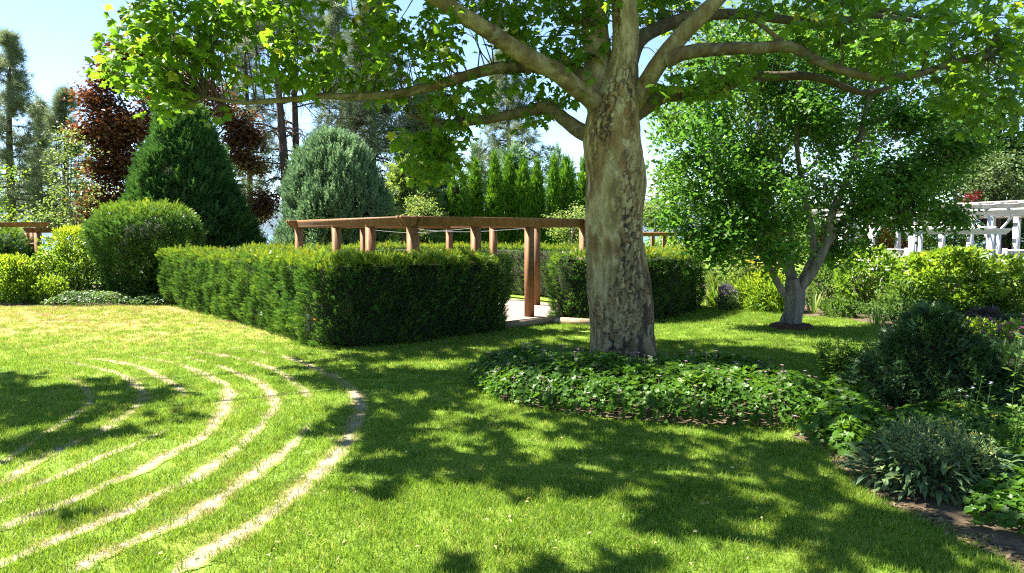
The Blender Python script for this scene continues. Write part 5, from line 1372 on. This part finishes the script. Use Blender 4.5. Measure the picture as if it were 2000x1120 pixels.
# dwarf fir
FD = 7.35
fc = P(1815, 800, FD)
bush('dwarf_fir', 'spreading dark dwarf fir with layered flat twigs in the right bed', 'shrub', (fc[0], FD, 0), .93, lambda t: 1.0 * (1 - max(0, t - .08) ** 1.05 * .98) * (.9 + .1 * min(1, t * 6)), 330, .15, 40, T_FIR, .082, M['fir'], .3, .2, .6, seed=155, irr=.5, dirup=.1, facez=True, tfun=lambda hh, lt, r: -.05 + .45 * lt + .3 * r + .15 * hh)
bush('dwarf_fir', 'second dark low conifer right behind the dwarf fir', 'shrub', (P(1985, 800, 7.0)[0], 7.0, 0), .62, dome(.5), 120, .12, 26, T_FIR, .1, M['fir'], .3, .25, .62, seed=156, dirup=.2, facez=True)
# pink flowers
def flower_plant(name, label, c, H, r, nst, fm, fs, npet, seed, leafm='mid', cat='plant', layers=1, lsz=.05):
    rng = np.random.default_rng(seed)
    c = np.array([c[0], c[1], 0.0]); t = thing(name, label, cat, c)
    PP, DD = [], []
    mbs = MB()
    for k in range(nst):
        a_ = rng.uniform(0, 6.28); r_ = r * rng.random() ** .5
        b = c + [math.cos(a_) * r_ * .4, math.sin(a_) * r_ * .4, 0]
        top = c + [math.cos(a_) * r_, math.sin(a_) * r_, H * rng.uniform(.72, 1.05)]
        pth = spline([b, (b + top) / 2 + rng.normal(0, .03, 3), top], 8)
        v, f = tube(pth, .0032, 4, cap=False); mbs.add(v, f, .3)
        for j in range(2, 8):
            for _ in range(4):
                PP.append(pth[j] + rng.normal(0, .012, 3)); an = rng.uniform(0, 6.28); DD.append([math.cos(an), math.sin(an), .4])
        if fm is not None and k % 2 == 0:
            mb = MB()
            for l_ in range(layers):
                for pt in range(npet):
                    an = pt * 6.283 / npet + l_ * .3
                    v, f, _ = scatter(T_LEAF, top[None] + [0, 0, .006 * l_], frames(np.array([[math.cos(an), math.sin(an), .2 + .5 * l_]]), UP[None]), fs, .5); mb.add(v, f, rng.random())
            mb.build('flower', t, M[fm])
    mbs.build('stem', t, M['mid'], kind='stuff')
    PP, DD = np.array(PP), nrm(np.array(DD)); n = len(PP)
    V, F, tt = scatter(T_LEAF, PP, frames(DD, nrm(UP + rng.normal(0, .4, (n, 3)))), lsz * rng.uniform(.6, 1.2, n), rng.random(n))
    part('foliage', t, V, F, M[leafm], tint=tt, kind='stuff')
    return t
flower_plant('bee_balm', 'leafy plant with magenta pink flower heads right of the dwarf fir', P(1950, 760, 8.0), .72, .34, 60, 'pink', .034, 10, 161, 'bright', layers=2)
flower_plant('bee_balm', 'pink flowered plant cut by the right edge of the picture', P(2010, 760, 7.9), .66, .22, 30, 'pink', .034, 10, 162, 'bright', layers=2)
flower_plant('scabious', 'thin stemmed plant with pale blue white flowers behind the sage', P(1888, 900, 5.35), 0.62, .13, 7, 'whitefl', .016, 9, 163, 'mid', layers=2, lsz=.03)
flower_plant('scabious', 'wiry plant with small pale flowers at the right edge', P(1965, 900, 5.2), .5, .2, 12, 'whitefl', .010, 7, 164, 'mid', lsz=.035)
flower_plant('willow_herb', 'tall narrow leaved stem at the right edge', P(1992, 900, 5.4), .95, .05, 4, None, .02, 5, 165, 'mid', lsz=.08)
# wispy plant left of the fir
flower_plant('wispy_perennial', 'wispy yellow green stems left of the dwarf fir', P(1640, 760, 8.1), .5, .3, 70, None, .02, 5, 166, 'geran', lsz=.045)
# sage
SD = 4.9
sc_ = P(1815, 960, SD)
rng = np.random.default_rng(170)
t = thing('sage_clump', 'grey green sage clump with long leaves and yellow tips at the bed edge', 'plant', (sc_[0], SD, 0))
def sage_part(nlv, r, z0, z1, size, seed, T, elev, mat, tb=0, name='foliage'):
    rng = np.random.default_rng(seed)
    az = rng.uniform(0, 6.28, nlv); rr = r * np.sqrt(rng.random(nlv))
    zz = (z0 + (z1 - z0) * rng.random(nlv)) * np.sqrt(np.clip(1 - (rr / (r * 1.12)) ** 2, .05, 1))
    Pn = np.stack([sc_[0] + rr * np.cos(az), SD + rr * np.sin(az) * .8, zz + .01], -1)
    d = nrm(np.stack([np.cos(az), np.sin(az), elev + rng.normal(0, .3, nlv)], -1) + rng.normal(0, .3, (nlv, 3)))
    V, F, tt = scatter(T, Pn, frames(d, nrm(UP + rng.normal(0, .25, (nlv, 3)))), size * rng.uniform(.6, 1.2, nlv), np.clip(rng.random(nlv) * .7 + tb, 0, 1))
    part(name, t, V, F, M[mat], tint=tt, kind='stuff')
sage_part(900, .46, .02, .30, .15, 171, T_LANCE, .25, 'sage')
mb = MB(); PP = []
for k in range(170):
    a_ = rng.uniform(0, 6.28); r_ = .42 * rng.random() ** .5
    b = np.array([sc_[0] + math.cos(a_) * r_ * .6, SD + math.sin(a_) * r_ * .5, .05])
    top = np.array([sc_[0] + math.cos(a_) * r_, SD + math.sin(a_) * r_ * .8, rng.uniform(.36, .5) * (1 - .35 * (r_ / .42) ** 2)])
    v, f = tube([b, (b + top) / 2 + rng.normal(0, .01, 3), top], .0022, 3, cap=False); mb.add(v, f)
    for j in range(18):
        PP.append(b + (top - b) * rng.uniform(.45, 1.03) + rng.normal(0, .012, 3))
mb.build('flower_stalk', t, M['sage'], kind='stuff')
PP = np.array(PP); n = len(PP)
V, F, tt = scatter(T_LEAF, PP, frames(nrm(rsph(rng, n) + UP * .6), rsph(rng, n)), .026 * rng.uniform(.6, 1.4, n), np.clip(.4 + .6 * rng.random(n), 0, 1))
part('flower_bud', t, V, F, M['sage'], tint=tt, kind='stuff')
for k in range(12):
    a_ = rng.uniform(0, 6.28); r_ = .3 * rng.random() ** .5 + (.12 if k > 6 else 0)
    top = np.array([sc_[0] + .12 + math.cos(a_) * r_, SD + math.sin(a_) * r_ * .7, rng.uniform(.36, .52) if k < 6 else rng.uniform(.2, .35)])
    mb = MB()
    for pt in range(7):
        v, f, _ = scatter(T_LEAF, (top + rng.normal(0, .008, 3))[None], frames(rsph(rng, 1), rsph(rng, 1)), .018, .5); mb.add(v, f, rng.random())
    mb.build('yellow_flower', t, M['yellowfl'])
# fallen leaves and litter on the bed edge and lawn
mb = MB(); n = 420
x = rng.uniform(1550, 2050, n); y = np.interp(x, [1550, 1610, 1680, 1780, 1900, 2000, 2050], [852, 880, 955, 1000, 1060, 1112, 1140]) + rng.normal(0, 10, n) - 8
q = G(x, y); q[:, 2] = .012
V, F, tt = scatter(T_LEAF, q, frames(nrm(rng.normal(0, 1, (n, 3)) * [1, 1, .15]), nrm(UP + rng.normal(0, .3, (n, 3)))), .045 * rng.uniform(.4, 1.3, n), rng.random(n))
o = part('leaf_litter', None, V, F, M['deadleaf'], tint=tt); tag(o, 'dry fallen leaves scattered along the bed edge', None, None, 'stuff')
n = 160
x = rng.uniform(300, 1500, n); y = rng.uniform(860, 1119, n); q = G(x, y); q[:, 2] = .035
V, F, tt = scatter(T_LEAF, q, frames(nrm(rng.normal(0, 1, (n, 3)) * [1, 1, .25]), nrm(UP + rng.normal(0, .4, (n, 3)))), .03 * rng.uniform(.4, 1.3, n), rng.random(n))
o = part('lawn_litter', None, V, F, M['straw'], tint=tt); tag(o, 'few dry leaf scraps lying on the near lawn', None, None, 'stuff')

import os
if os.environ.get('TRI'):
    tot = 0; by = {}
    for ob in SC.objects:
        if ob.type == 'MESH':
            c_ = sum(len(p.vertices) - 2 for p in ob.data.polygons) if False else len(ob.data.loops) - 2 * len(ob.data.polygons)
            tot += c_; rt = ob
            while rt.parent: rt = rt.parent
            by[rt.name] = by.get(rt.name, 0) + c_
    print('TRIS', tot, sorted(by.items(), key=lambda z: -z[1])[:20])
